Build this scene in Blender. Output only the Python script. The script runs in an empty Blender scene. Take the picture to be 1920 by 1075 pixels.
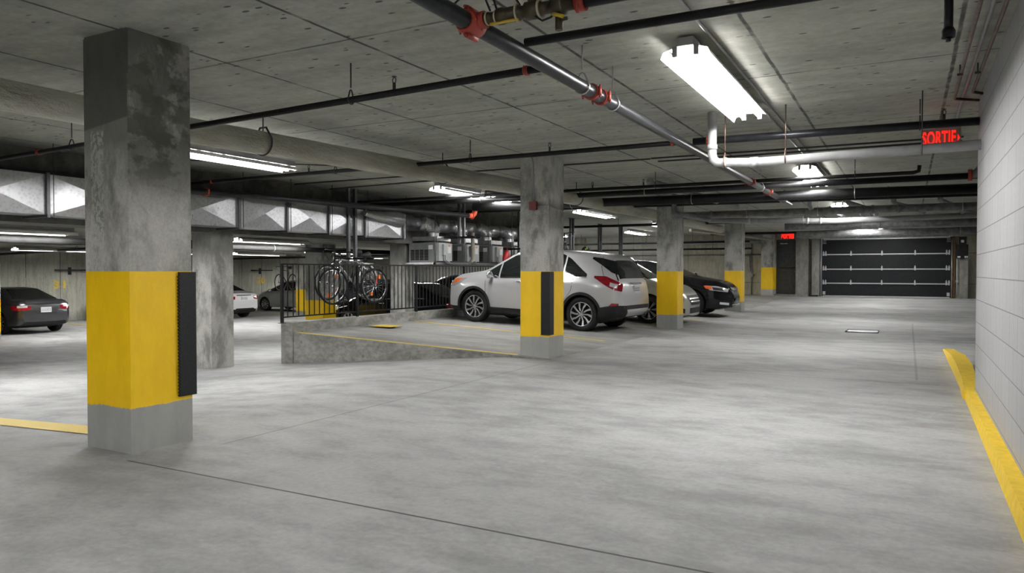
import bpy, bmesh, math, random
import numpy as np
from mathutils import Vector, Matrix
from mathutils.bvhtree import BVHTree

C = bpy.context.scene.collection
S = bpy.context.scene
PI = math.pi

# ---------------------------------------------------------------- camera, world, exposure
F_PX = 1379.0
cam_d = bpy.data.cameras.new('camera')
cam = bpy.data.objects.new('camera', cam_d); C.objects.link(cam)
cam_d.sensor_fit = 'HORIZONTAL'; cam_d.sensor_width = 36.0
cam_d.lens = 36.0 * F_PX / 1920.0
cam_d.clip_start = 0.05; cam_d.clip_end = 200
cam.location = (0, 0, 1.25)
cam.rotation_euler = (PI / 2 - math.atan(28.5 / F_PX), 0, math.radians(28.3))
S.camera = cam
w = bpy.data.worlds.new('world'); S.world = w; w.use_nodes = True
w.node_tree.nodes['Background'].inputs[0].default_value = (0.55, 0.6, 0.65, 1)
w.node_tree.nodes['Background'].inputs[1].default_value = 0.05
S.view_settings.view_transform = 'Standard'
S.view_settings.look = 'None'
S.view_settings.gamma = 1.0
S.view_settings.use_curve_mapping = False
S.view_settings.exposure = 1.85
TUBE = 34.0          # radiance of the fluorescent tubes
S.cycles.max_bounces = 8
S.cycles.diffuse_bounces = 5
S.cycles.glossy_bounces = 4
S.cycles.sample_clamp_indirect = 6.0
S.cycles.caustics_reflective = False
S.cycles.caustics_refractive = False

# ---------------------------------------------------------------- materials
class NT:
    def __init__(s, name):
        s.m = bpy.data.materials.new(name); s.m.use_nodes = True
        s.t = s.m.node_tree; s.b = s.t.nodes['Principled BSDF']
        s.tc = None
    def n(s, typ, **kw):
        nd = s.t.nodes.new(typ)
        for k, v in kw.items(): setattr(nd, k, v)
        return nd
    def l(s, a, b): s.t.links.new(a, b)
    def coord(s):
        if s.tc is None: s.tc = s.n('ShaderNodeTexCoord')
        return s.tc.outputs['Object']
    def mapping(s, scale=(1, 1, 1), loc=(0, 0, 0), rot=(0, 0, 0)):
        mp = s.n('ShaderNodeMapping'); s.l(s.coord(), mp.inputs[0])
        mp.inputs['Scale'].default_value = scale; mp.inputs['Location'].default_value = loc; mp.inputs['Rotation'].default_value = rot
        return mp.outputs[0]
    def noise(s, vec, scale, detail=5, rough=0.6):
        nd = s.n('ShaderNodeTexNoise'); s.l(vec, nd.inputs['Vector'])
        nd.inputs['Scale'].default_value = scale; nd.inputs['Detail'].default_value = detail; nd.inputs['Roughness'].default_value = rough
        return nd.outputs[0]
    def rng(s, v, a, b, c=0.0, d=1.0):
        nd = s.n('ShaderNodeMapRange'); nd.interpolation_type = 'SMOOTHSTEP'; s.l(v, nd.inputs[0])
        for i, x in enumerate((a, b, c, d)): nd.inputs[i + 1].default_value = x
        return nd.outputs[0]
    def math(s, op, a, b=None, c=None):
        nd = s.n('ShaderNodeMath'); nd.operation = op
        for i, x in enumerate((a, b, c)):
            if x is None: continue
            if isinstance(x, (int, float)): nd.inputs[i].default_value = x
            else: s.l(x, nd.inputs[i])
        return nd.outputs[0]
    def mix(s, f, a, b, mode='MIX'):
        nd = s.n('ShaderNodeMix'); nd.data_type = 'RGBA'; nd.blend_type = mode
        for i, x in ((0, f), (6, a), (7, b)):
            if isinstance(x, (int, float)): nd.inputs[i].default_value = x
            elif isinstance(x, tuple): nd.inputs[i].default_value = (*x[:3], 1)
            else: s.l(x, nd.inputs[i])
        return nd.outputs[2]
    def col(s, c):
        if isinstance(c, tuple): s.b.inputs['Base Color'].default_value = (*c[:3], 1)
        else: s.l(c, s.b.inputs['Base Color'])
    def rough(s, r):
        if isinstance(r, (int, float)): s.b.inputs['Roughness'].default_value = r
        else: s.l(r, s.b.inputs['Roughness'])
    def bump(s, h, strength=0.3, dist=0.01):
        nd = s.n('ShaderNodeBump'); s.l(h, nd.inputs['Height']); nd.inputs['Strength'].default_value = strength; nd.inputs['Distance'].default_value = dist
        s.l(nd.outputs[0], s.b.inputs['Normal'])
    def sep(s):
        nd = s.n('ShaderNodeSeparateXYZ'); s.l(s.coord(), nd.inputs[0]); return nd.outputs

def simple(name, c, rough=0.5, metal=0.0, var=0.15, scale=8.0, emit=None, coat=0.0):
    t = NT(name)
    if max(c) < .05: t.b.inputs['Specular IOR Level'].default_value = .22 if rough > .3 else .5
    v = t.noise(t.coord(), scale, 4)
    f = t.rng(v, 0.3, 0.7)
    t.col(t.mix(f, tuple(x * (1 - var) for x in c), tuple(min(1, x * (1 + var)) for x in c)))
    t.rough(rough); t.b.inputs['Metallic'].default_value = metal
    if coat: t.b.inputs['Coat Weight'].default_value = coat; t.b.inputs['Coat Roughness'].default_value = 0.05
    if emit:
        t.b.inputs['Emission Color'].default_value = (*emit[0], 1); t.b.inputs['Emission Strength'].default_value = emit[1]
    return t.m

def lines_mask(t, vec_out, period, offset, width, wob=None):
    """1 on a thin line repeated every period along one coordinate"""
    v = vec_out
    if wob is not None: v = t.math('ADD', v, wob)
    a = t.math('SUBTRACT', v, offset - period / 2)
    m = t.math('FLOORED_MODULO', a, period)
    d = t.math('ABSOLUTE', t.math('SUBTRACT', m, period / 2))
    return t.rng(d, width * 0.4, width, 1.0, 0.0)

def concrete(name, light, dark, joints=(), streak=(1, 1, 1), spots=0.0, rough=0.8, big=0.5, fine=14.0, lo=0.32, hi=0.68, seg=()):
    """joints: (axis, period, offset, width, strength); seg: single lines (axis, value, width)"""
    t = NT(name)
    v1 = t.noise(t.mapping(streak), big, 6, 0.62)
    v2 = t.noise(t.coord(), fine, 6, 0.7)
    v3 = t.noise(t.mapping(streak, (7, 3, 1)), big * 4.5, 6, 0.65)
    f = t.rng(t.math('ADD', t.math('MULTIPLY', v1, 0.55), t.math('MULTIPLY', v3, 0.45)), lo, hi)
    c = t.mix(f, dark, light)
    c = t.mix(t.rng(v2, 0.25, 0.75), t.mix(1.0, c, (0.80, 0.80, 0.78), 'MULTIPLY'), c)
    if spots:
        vo = t.n('ShaderNodeTexVoronoi'); t.l(t.mapping((1, 2.2, 1)), vo.inputs['Vector']); vo.inputs['Scale'].default_value = 4.5
        wv = t.math('MULTIPLY', t.noise(t.coord(), 22, 4, .8), 0.16)
        sp = t.rng(t.math('ADD', vo.outputs['Distance'], wv), 0.19, 0.235, 1, 0)
        gate = t.rng(t.noise(t.coord(), 0.9, 3), 0.36, 0.50)
        sp = t.math('MULTIPLY', t.math('MULTIPLY', sp, gate), spots)
        c = t.mix(sp, c, tuple(x * 0.25 for x in dark))
    o = t.sep()
    wn = t.math('MULTIPLY', t.math('SUBTRACT', t.noise(t.coord(), 5, 4), 0.5), 0.022)
    for ax, per, off, wd, st in joints:
        mk = lines_mask(t, o[ax], per, off, wd, wn)
        mk = t.math('MULTIPLY', mk, t.math('MULTIPLY', t.rng(t.noise(t.coord(), 3.3, 4), 0.3, 0.6, 0.35, 1), st))
        c = t.mix(mk, c, tuple(x * 0.2 for x in dark))
    for ax, val, wd, st, lo2, hi2 in seg:
        d = t.math('ABSOLUTE', t.math('SUBTRACT', t.math('ADD', o[ax], t.math('MULTIPLY', wn, 0.25)), val))
        mk = t.rng(d, wd * .4, wd, st, 0)
        oth = o[1 - ax]
        mk = t.math('MULTIPLY', mk, t.math('MULTIPLY', t.rng(oth, lo2 - .05, lo2), t.rng(oth, hi2, hi2 + .05, 1, 0)))
        c = t.mix(mk, c, tuple(x * 0.15 for x in dark))
    t.col(c); t.rough(rough); t.b.inputs['Specular IOR Level'].default_value = .3
    t.bump(v2, 0.15, 0.01)
    return t.m

M = {}
M['floor'] = concrete('floor_concrete', (0.44, 0.445, 0.45), (0.25, 0.255, 0.257), streak=(0.6, 1.1, 1), big=0.7, fine=24, rough=0.7, lo=0.34, hi=0.62,
                      seg=((1, 3.05, 0.012, 0.9, -4.5, 0.5), (0, -4.35, 0.014, 0.4, 3.7, 9.4), (1, 9.3, 0.012, 0.6, -4.4, 0.4), (1, 15.0, 0.014, 0.4, -4.4, 0.5), (0, 0.1, 0.02, .3, 9.6, 20)))
M['slab'] = concrete('parking_slab_concrete', (0.38, 0.38, 0.37), (0.20, 0.20, 0.20), streak=(0.5, 1.4, 1), big=0.6, fine=30, rough=0.62)
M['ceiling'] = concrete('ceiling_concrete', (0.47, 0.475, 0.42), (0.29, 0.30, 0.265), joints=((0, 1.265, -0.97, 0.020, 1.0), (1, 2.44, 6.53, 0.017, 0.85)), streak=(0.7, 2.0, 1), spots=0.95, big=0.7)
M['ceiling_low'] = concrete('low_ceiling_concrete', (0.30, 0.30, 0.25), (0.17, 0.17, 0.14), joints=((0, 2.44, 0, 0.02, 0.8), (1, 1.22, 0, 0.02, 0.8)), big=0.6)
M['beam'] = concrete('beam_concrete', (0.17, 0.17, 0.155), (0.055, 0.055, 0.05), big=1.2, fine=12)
M['wall_board'] = concrete('board_formed_wall', (0.52, 0.52, 0.45), (0.30, 0.30, 0.25), joints=((1, 1.22, 0.4, 0.02, 0.8), (1, 0.61, 0.4, 0.012, 0.4)), streak=(1, 2.5, 0.5), big=0.8)
M['wall_back'] = concrete('far_wall_concrete', (0.62, 0.60, 0.49), (0.36, 0.34, 0.26), joints=((0, 2.44, -9.0, 0.02, 0.7), (2, 1.22, 1.97, 0.02, 0.7)), streak=(2.2, 1, 0.6), big=0.9)
M['wall_white'] = concrete('pale_far_wall', (0.66, 0.66, 0.62), (0.50, 0.50, 0.46), joints=((0, 1.8, -11.2, 0.02, 0.4), (2, 1.22, 1.4, 0.015, 0.5)), big=0.9)
M['concrete'] = concrete('grey_concrete', (0.36, 0.36, 0.34), (0.17, 0.17, 0.155), streak=(1.5, 1.5, 0.7), big=1.2)
M['curb'] = concrete('curb_concrete', (0.34, 0.34, 0.32), (0.13, 0.13, 0.12), streak=(1, 1, 2), big=1.6, spots=0.4)

def block_mat():
    t = NT('painted_block')
    br = t.n('ShaderNodeTexBrick')
    mp = t.n('ShaderNodeMapping'); t.l(t.coord(), mp.inputs[0])
    mp.inputs['Rotation'].default_value = (0, 0, 0)
    cmb = t.n('ShaderNodeCombineXYZ'); o = t.sep()
    t.l(o[1], cmb.inputs[0]); t.l(t.math('SUBTRACT', o[2], 0.126), cmb.inputs[1])
    t.l(cmb.outputs[0], br.inputs['Vector'])
    br.inputs['Scale'].default_value = 1.0
    br.inputs['Brick Width'].default_value = 0.407; br.inputs['Row Height'].default_value = 0.2135
    br.inputs['Mortar Size'].default_value = 0.0045; br.inputs['Mortar Smooth'].default_value = 0.3
    br.offset = 0.5; br.inputs['Bias'].default_value = 0
    br.inputs['Color1'].default_value = (0.40, 0.40, 0.41, 1); br.inputs['Color2'].default_value = (0.37, 0.37, 0.38, 1)
    br.inputs['Mortar'].default_value = (0.17, 0.17, 0.17, 1)
    sc = lines_mask(t, o[1], 0.2035, 0.0, 0.005)
    v = t.noise(t.coord(), 40, 5, .7)
    c = t.mix(t.math('MULTIPLY', sc, 0.35), br.outputs['Color'], (0.2, 0.2, 0.2))
    c = t.mix(t.rng(v, .3, .7, 0, .35), c, (0.30, 0.30, 0.30))
    t.col(c); t.rough(0.75)
    t.bump(t.math('ADD', t.math('MULTIPLY', br.outputs['Fac'], -3.0), v), 0.5, 0.004)
    return t.m
M['block'] = block_mat()

def column_mat(name, ztop=1.25, zbot=0.31, dark_above=2.25, paint=True, seed=0.0):
    """bare concrete above, yellow paint band, grey paint at the foot (object space: z above the column's foot)"""
    t = NT(name); o = t.sep(); z = o[2]
    v1 = t.noise(t.mapping((1.6, 1.6, 0.9), (seed, seed * 2, 0)), 1.7, 7, 0.65)
    v2 = t.noise(t.mapping((1, 1, 0.35), (seed, 0, 0)), 7, 6, 0.7)
    v3 = t.noise(t.coord(), 45, 4, 0.7)
    c = t.mix(t.rng(v1, 0.38, 0.6), (0.19, 0.19, 0.172), (0.50, 0.50, 0.465))
    c = t.mix(t.rng(v2, 0.45, 0.7, 0, 0.65), c, (0.58, 0.58, 0.55))
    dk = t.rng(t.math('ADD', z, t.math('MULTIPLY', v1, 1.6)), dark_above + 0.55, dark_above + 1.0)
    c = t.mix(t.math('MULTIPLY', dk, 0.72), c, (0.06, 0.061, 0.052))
    if seed == 0.0:      # the near column: a dark soaked top and a pale peeling strip on its front face
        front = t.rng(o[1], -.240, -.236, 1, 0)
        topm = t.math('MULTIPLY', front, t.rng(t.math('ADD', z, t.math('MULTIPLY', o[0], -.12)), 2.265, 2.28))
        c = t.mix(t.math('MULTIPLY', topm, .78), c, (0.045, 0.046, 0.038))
        strip = t.math('MULTIPLY', t.math('MULTIPLY', t.rng(o[0], -.175, -.165), t.rng(o[0], -.035, -.02, 1, 0)), t.math('MULTIPLY', front, t.rng(z, 2.2, 2.25, 1, 0)))
        chips = t.rng(t.noise(t.mapping((1.6, 1, 1)), 21, 5, .75), .47, .53)
        c = t.mix(t.math('MULTIPLY', t.math('MULTIPLY', strip, chips), .85), c, (0.46, 0.46, 0.44))
        right = t.rng(o[0], .236, .240)
        blot = t.rng(t.noise(t.mapping((1, 1.3, 1.1), (3, 2, 5)), 3.4, 6, .62), .52, .58)
        c = t.mix(t.math('MULTIPLY', t.math('MULTIPLY', blot, right), .45), c, (0.42, 0.41, 0.40))
        wet = t.rng(t.noise(t.mapping((1, 1.0, 1.5), (8, 1, 2)), 2.6, 7, .6), .50, .57)
        wet = t.math('MULTIPLY', t.math('MULTIPLY', wet, right), t.rng(z, 1.7, 2.1))
        c = t.mix(t.math('MULTIPLY', wet, .75), c, (0.055, 0.055, 0.042))
    c = t.mix(t.rng(v3, .3, .7, 0, .25), c, (0.1, 0.1, 0.09))
    if paint:
        edge = t.math('ADD', z, t.math('MULTIPLY', t.math('SUBTRACT', v2, 0.5), 0.05))
        yel = t.mix(t.rng(v2, .3, .75), (0.84, 0.52, 0.002), (0.93, 0.60, 0.004))
        scuff = t.math('MULTIPLY', t.rng(t.noise(t.mapping((1, 1, 1.5), (seed, 1, 1)), 5.5, 8, .8), 0.66, 0.78), t.rng(z, zbot, zbot + .55, 1, 0))
        yel = t.mix(t.math('MULTIPLY', scuff, 0.8), yel, (0.16, 0.11, 0.03))
        gry = t.mix(t.rng(v2, .3, .7), (0.30, 0.31, 0.30), (0.36, 0.37, 0.355))
        c = t.mix(t.rng(z, ztop - .002, ztop + .002, 1, 0), c, yel)
        c = t.mix(t.rng(edge, zbot - .006, zbot + .006, 1, 0), c, gry)
    t.col(c); t.rough(t.rng(z, ztop - .002, ztop + .002, 0.5, 0.85)); t.bump(v3, 0.12, 0.01)
    return t.m

def yellow_line_mat():
    t = NT('worn_yellow_line')
    v = t.noise(t.mapping((1, 1, 1)), 9, 8, .8)
    t.col(t.mix(t.rng(v, .52, .75), (0.62, 0.45, 0.05), (0.36, 0.33, 0.22))); t.rough(.6)
    return t.m
M['yline'] = yellow_line_mat()
M['curb_yellow'] = simple('curb_yellow_paint', (0.78, 0.53, 0.02), .55, var=.1, scale=14)
M['wall_yellow'] = simple('stencil_yellow', (0.72, 0.50, 0.05), .7, var=.15, scale=20)

def jacket_mat():
    t = NT('foil_pipe_jacket')
    v = t.noise(t.mapping((1, 0.5, 1)), 11, 7, .7); v2 = t.noise(t.mapping((1, .25, 1)), 2.0, 5, .6)
    t.col(t.mix(t.rng(v2, .35, .65), (0.44, 0.43, 0.34), (0.74, 0.73, 0.66)))
    t.rough(t.rng(v, .3, .7, .28, .5)); t.b.inputs['Metallic'].default_value = .85
    t.bump(v, 1.0, .14); return t.m
M['jacket'] = jacket_mat()
M['black_pipe'] = simple('black_steel_pipe', (0.030, 0.032, 0.036), .34, .5, .2)
M['dark_pipe'] = simple('dark_branch_pipe', (0.014, 0.014, 0.015), .5, .2, .2)
M['grey_pvc'] = simple('grey_drain_pipe', (0.34, 0.345, 0.35), .38, 0, .08)
M['mid_pipe'] = simple('grey_cast_pipe', (0.20, 0.202, 0.205), .5, .1, .3)
M['conduit'] = simple('steel_conduit', (0.30, 0.30, 0.31), .33, .8, .1)
M['copper'] = simple('dull_copper', (0.12, 0.075, 0.055), .45, .5, .3)
M['red_cast'] = simple('red_coupling', (0.30, 0.035, 0.02), .5, .1, .2)
M['orange_red'] = simple('orange_red_coupling', (0.62, 0.09, 0.04), .5, 0, .2)
M['rod'] = simple('hanger_rod', (0.05, 0.05, 0.05), .5, .5)
M['clamp'] = simple('zinc_clamp', (0.5, 0.5, 0.5), .35, .8)
def duct_mat():
    t = NT('galvanised_duct')
    v = t.n('ShaderNodeTexVoronoi'); t.l(t.coord(), v.inputs['Vector']); v.inputs['Scale'].default_value = 22
    n2 = t.noise(t.coord(), 1.5, 3)
    t.col(t.mix(t.rng(v.outputs['Distance'], 0, .7), (0.40, 0.41, 0.43), (0.52, 0.53, 0.55)))
    t.rough(t.rng(n2, .3, .7, .26, .42)); t.b.inputs['Metallic'].default_value = .85; return t.m
M['duct'] = duct_mat()
M['white_metal'] = simple('white_reflector', (0.80, 0.80, 0.80), .4, 0, .02)
M['lamp_grey'] = simple('lamp_channel', (0.35, 0.35, 0.36), .4, .3, .05)
M['tube'] = simple('fluorescent_tube', (0.9, 0.9, 0.9), .3, 0, 0, emit=((1.0, 0.985, 0.965), TUBE))
M['rubber'] = simple('black_rubber', (0.016, 0.017, 0.019), .55, 0, .25, 60)
M['rubber2'] = simple('tyre_rubber', (0.013, 0.013, 0.014), .7, 0, .2, 30)
M['rail_black'] = simple('black_railing_paint', (0.012, 0.012, 0.013), .4, .2)
M['glass'] = simple('dark_car_glass', (0.010, 0.012, 0.012), .04, 0, .05)
M['chrome'] = simple('chrome', (0.72, 0.72, 0.73), .12, 1, .02)
M['alloy'] = simple('alloy_wheel', (0.50, 0.51, 0.53), .25, .85, .04)
M['plastic'] = simple('black_plastic', (0.018, 0.018, 0.019), .55, 0, .1)
M['tail_red'] = simple('tail_lamp_red', (0.20, 0.005, 0.010), .10, 0, .25, 25, coat=1)
M['tail_clear'] = simple('lamp_clear', (0.6, 0.6, 0.62), .08, .4, .1, 30, coat=1)
M['amber'] = simple('amber_lens', (0.75, 0.14, 0.03), .15, 0, .1)
M['plate'] = simple('white_plate', (0.55, 0.56, 0.58), .4, 0, .04)
M['ink'] = simple('plate_ink', (0.03, 0.05, 0.12), .5)
M['sill'] = simple('seam_dark', (0.02, 0.02, 0.02), .6)
def paint(name, c, metal=.45, rough=.3):
    t = NT(name); v = t.noise(t.coord(), 220, 2)
    t.col(t.mix(t.rng(v, .3, .7), tuple(x * .93 for x in c), tuple(min(1, x * 1.05) for x in c)))
    if max(c) < .02: metal = 0.0; t.b.inputs['Specular IOR Level'].default_value = 0.0
    t.b.inputs['Metallic'].default_value = metal; t.rough(rough)
    t.b.inputs['Coat Weight'].default_value = .8; t.b.inputs['Coat Roughness'].default_value = .06
    return t.m
M['p_silver'] = paint('silver_white_paint', (0.47, 0.475, 0.49), .25)
M['p_pearl'] = paint('pearl_silver_paint', (0.46, 0.47, 0.44), .3)
M['p_black'] = paint('black_paint', (0.008, 0.008, 0.009), .1)
M['p_char'] = paint('charcoal_paint', (0.030, 0.031, 0.034), .4)
M['p_white'] = paint('light_silver_paint', (0.56, 0.56, 0.57), .2)
M['p_grey'] = paint('grey_silver_paint', (0.34, 0.345, 0.34), .35)
M['p_navy'] = paint('dark_blue_paint', (0.015, 0.018, 0.03), .3)
M['hvac'] = simple('hvac_cabinet_grey', (0.17, 0.18, 0.175), .45, .3, .1)
M['hvac_light'] = simple('control_box_grey', (0.34, 0.36, 0.355), .45, .2, .06)
M['label'] = simple('paper_label', (0.65, 0.66, 0.66), .6, 0, .05)
M['louvre'] = simple('dark_louvre', (0.012, 0.012, 0.012), .6)
M['post'] = simple('grey_steel_post', (0.10, 0.105, 0.11), .4, .5, .1)
M['tan_pipe'] = simple('tan_pipe', (0.30, 0.28, 0.23), .6)
M['door_black'] = simple('black_door_panel', (0.012, 0.013, 0.015), .55, 0, .3, 30)
M['door_bar'] = simple('pale_door_strut', (0.55, 0.56, 0.57), .4, .3, .05)
M['jamb'] = simple('brown_door_jamb', (0.16, 0.085, 0.03), .7, 0, .3)
M['steel_door'] = simple('dark_steel_door', (0.055, 0.058, 0.065), .5, .1, .2)
M['exit_red'] = simple('exit_letter', (1, 0.03, 0.02), .5, 0, 0, emit=((1.0, 0.012, 0.006), 0.42))
M['exit_case'] = simple('exit_case', (0.16, 0.10, 0.08), .6)
M['exit_white'] = simple('exit_housing', (0.22, 0.21, 0.18), .6)
M['low_dark'] = simple('matt_dark_pipe', (0.012, 0.012, 0.012), .9, 0, .2)
M['brass'] = simple('dark_bronze_valve', (0.055, 0.045, 0.028), .45, .6, .3)
M['tape'] = simple('thread_tape', (0.42, 0.38, 0.28), .7)
M['yel_plastic'] = simple('yellow_lever', (0.55, 0.38, 0.03), .5)
M['red_box'] = simple('alarm_red', (0.16, 0.012, 0.014), .45)
M['bike_silver'] = simple('bike_silver', (0.5, 0.5, 0.52), .25, .8)
M['bike_black'] = simple('bike_black', (0.015, 0.015, 0.016), .35, .2)
M['bike_white'] = simple('bike_white', (0.6, 0.6, 0.6), .35)
M['red'] = simple('red_plastic', (0.6, 0.02, 0.03), .4)
M['orange'] = simple('orange_reflector', (0.85, 0.2, 0.03), .3)
M['green'] = simple('lime_sticker', (0.35, 0.55, 0.12), .5)
M['manhole'] = simple('steel_cover', (0.33, 0.34, 0.35), .4, .5)

# ---------------------------------------------------------------- mesh helpers
def box(bm, x0, x1, y0, y1, z0, z1, mi=0):
    vs = [bm.verts.new(p) for p in ((x0, y0, z0), (x1, y0, z0), (x1, y1, z0), (x0, y1, z0), (x0, y0, z1), (x1, y0, z1), (x1, y1, z1), (x0, y1, z1))]
    for f in ((0, 3, 2, 1), (4, 5, 6, 7), (0, 1, 5, 4), (1, 2, 6, 5), (2, 3, 7, 6), (3, 0, 4, 7)):
        bm.faces.new([vs[i] for i in f]).material_index = mi

def frame_of(d):
    d = Vector(d).normalized()
    a = Vector((0, 0, 1)) if abs(d.z) < .95 else Vector((1, 0, 0))
    u = d.cross(a).normalized(); return u, d.cross(u).normalized()

def tube(bm, pts, r, n=12, mi=0, caps=True, closed=False):
    pts = [Vector(p) for p in pts]; rs = r if isinstance(r, (list, tuple)) else [r] * len(pts)
    rings = []; N = len(pts)
    u0 = None
    for i, p in enumerate(pts):
        if closed: d = pts[(i + 1) % N] - pts[i - 1]
        elif i == 0: d = pts[1] - p
        elif i == N - 1: d = p - pts[i - 1]
        else: d = (pts[i + 1] - p).normalized() + (p - pts[i - 1]).normalized()
        d.normalize()
        if u0 is None: u, v = frame_of(d)
        else:
            u = (u0 - d * u0.dot(d))
            if u.length < 1e-5: u, v = frame_of(d)
            u.normalize(); v = d.cross(u)
        u0 = u
        k = 1.0
        if 0 < i < N - 1 and not closed:
            c = (pts[i + 1] - p).normalized().dot((p - pts[i - 1]).normalized()); k = 1 / max(.5, math.sqrt((1 + c) / 2))
            k = min(k, 1.3)
        rings.append([bm.verts.new(p + (u * math.cos(a) + v * math.sin(a)) * rs[i]) for a in [2 * PI * j / n for j in range(n)]])
    m = N if closed else N - 1
    for i in range(m):
        A, B = rings[i], rings[(i + 1) % N]
        for j in range(n):
            f = bm.faces.new((A[j], A[(j + 1) % n], B[(j + 1) % n], B[j])); f.material_index = mi; f.smooth = True
    if caps and not closed:
        for rg, rev in ((rings[0], False), (rings[-1], True)):
            f = bm.faces.new(rg if rev else rg[::-1]); f.material_index = mi

def lathe(bm, prof, axis_o=(0, 0, 0), axis='y', n=32, mi=0, arc=2 * PI, smooth=True):
    """prof: (radius, position along axis)"""
    rings = []
    for r, h in prof:
        ring = []
        for j in range(n):
            a = arc * j / n; c, s = math.cos(a) * r, math.sin(a) * r
            p = {'y': (c, h, s), 'z': (c, s, h), 'x': (h, c, s)}[axis]
            ring.append(bm.verts.new(Vector(p) + Vector(axis_o)))
        rings.append(ring)
    for A, B in zip(rings, rings[1:]):
        for j in range(n):
            f = bm.faces.new((A[j], A[(j + 1) % n], B[(j + 1) % n], B[j])); f.material_index = mi; f.smooth = smooth

def obj(name, bm, mats, parent=None, smooth=False, angle=None):
    me = bpy.data.meshes.new(name)
    bmesh.ops.recalc_face_normals(bm, faces=bm.faces[:])
    if smooth:
        for f in bm.faces: f.smooth = True
    bm.to_mesh(me); bm.free()
    for m in (mats if isinstance(mats, (list, tuple)) else [mats]): me.materials.append(M[m] if isinstance(m, str) else m)
    if angle:
        me.set_sharp_from_angle(angle=math.radians(angle))
    o = bpy.data.objects.new(name, me); C.objects.link(o)
    if parent: o.parent = parent
    return o

def tag(o, label, cat, group=None):
    o['label'] = label; o['category'] = cat; o['kind'] = 'thing'
    if group: o['group'] = group
    return o

def thing(name, label, cat, loc=(0, 0, 0), rz=0.0, group=None):
    o = bpy.data.objects.new(name, None); C.objects.link(o); o.empty_display_size = .1
    o.location = loc; o.rotation_euler = (0, 0, rz)
    return tag(o, label, cat, group)

def struct(name, bm, m, **k):
    o = obj(name, bm, m, **k); o['kind'] = 'structure'; return o

def NB(): return bmesh.new()

def copy_tree(o, parent=None):
    c = o.copy(); C.objects.link(c)
    if parent: c.parent = parent
    for ch in list(o.children): copy_tree(ch, c)
    return c

# ---------------------------------------------------------------- the shell
def sm(a, b, x):
    t = max(0.0, min(1.0, (x - a) / (b - a))); return t * t * (3 - 2 * t)
def lerp_pts(pts, x):
    for (x0, y0), (x1, y1) in zip(pts, pts[1:]):
        if x <= x1: return y0 + (y1 - y0) * max(0, (x - x0)) / (x1 - x0)
    return pts[-1][1]
def floor_z(X, Y):
    u = -X
    rise = 0.18 * sm(20, 33, Y)
    drop = lerp_pts([(0, 0), (5.2, 0), (9.4, -.345), (11, -.42), (20, -.62), (30, -.62)], u)
    return drop if u > 9.3 else rise * (1 - sm(5, 9, u)) + drop
def slab_z(X, Y):
    return lerp_pts([(4.4, 0.0), (4.9, 0.03), (9.3, 0.19), (12, .19)], -X) + 0.18 * sm(20, 33, Y) * (1 - sm(5, 9, -X))

def grid_mesh(name, xs, ys, zf, m):
    bm = NB(); V = [[bm.verts.new((x, y, zf(x, y))) for y in ys] for x in xs]
    for i in range(len(xs) - 1):
        for j in range(len(ys) - 1):
            f = bm.faces.new((V[i][j], V[i + 1][j], V[i + 1][j + 1], V[i][j + 1])); f.smooth = True
    return struct(name, bm, m)
fx = sorted(set([3.2, 0.6, 0, -1, -2, -3, -4, -4.9, -5.2, -6, -7, -8, -9, -9.31, -9.56, -10, -11, -13, -16, -20, -24, -28.2]))
grid_mesh('floor', fx, [-8] + [i * 1.0 for i in range(-7, 36)], floor_z, 'floor')

# raised parking bay slab with its wedge shaped edge
bm = NB()
xs = [-4.42, -4.9, -6, -7, -8, -9.31]; ys = [9.35] + [float(i) for i in range(10, 34)] + [34.0]
T = [[bm.verts.new((x, y, slab_z(x, y) + .002)) for y in ys] for x in xs]
for i in range(len(xs) - 1):
    for j in range(len(ys) - 1):
        bm.faces.new((T[i][j], T[i][j + 1], T[i + 1][j + 1], T[i + 1][j])).smooth = True
B = [bm.verts.new((x, 9.35, floor_z(x, 9.35) - .05)) for x in xs]
for i in range(len(xs) - 1): bm.faces.new((T[i][0], T[i + 1][0], B[i + 1], B[i])).material_index = 1
obj_slab = struct('floor', bm, ['slab', 'curb']); obj_slab.name = 'floor.001'

# curb under the railing
bm = NB(); box(bm, -9.58, -9.31, 9.33, 33.9, -.6, .37)
bmesh.ops.bevel(bm, geom=bm.edges[:], offset=.012, segments=2)
cb = struct('trim_1', bm, 'curb')

bm = NB(); box(bm, -10.3, 3.4, -8.3, 34.6, 2.9, 3.2); struct('ceiling', bm, 'ceiling')
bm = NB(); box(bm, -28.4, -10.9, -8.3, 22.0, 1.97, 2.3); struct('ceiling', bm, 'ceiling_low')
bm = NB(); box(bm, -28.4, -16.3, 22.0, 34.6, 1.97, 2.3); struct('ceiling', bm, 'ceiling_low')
bm = NB(); box(bm, -16.6, -10.3, 22.0, 34.6, 2.9, 3.2); struct('ceiling', bm, 'ceiling')
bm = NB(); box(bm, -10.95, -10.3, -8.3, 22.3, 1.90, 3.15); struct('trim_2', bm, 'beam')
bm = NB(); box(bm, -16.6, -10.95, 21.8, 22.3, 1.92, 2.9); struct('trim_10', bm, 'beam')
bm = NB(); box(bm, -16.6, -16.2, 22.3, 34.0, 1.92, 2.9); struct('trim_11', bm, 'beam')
bm = NB(); box(bm, .58, .78, -8.3, 8.37, -.1, 2.9); struct('wall_right', bm, 'block')
bm = NB(); box(bm, .78, 3.4, 8.17, 8.37, -.1, 2.9); struct('wall_right', bm, 'block')
bm = NB(); box(bm, 3.2, 3.4, 8.37, 34.5, -.1, 2.9); struct('wall_right', bm, 'concrete')
bm = NB(); box(bm, -28.2, -28.0, -8.3, 34.3, -.75, 2.2); struct('wall_left', bm, 'wall_board')
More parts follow.
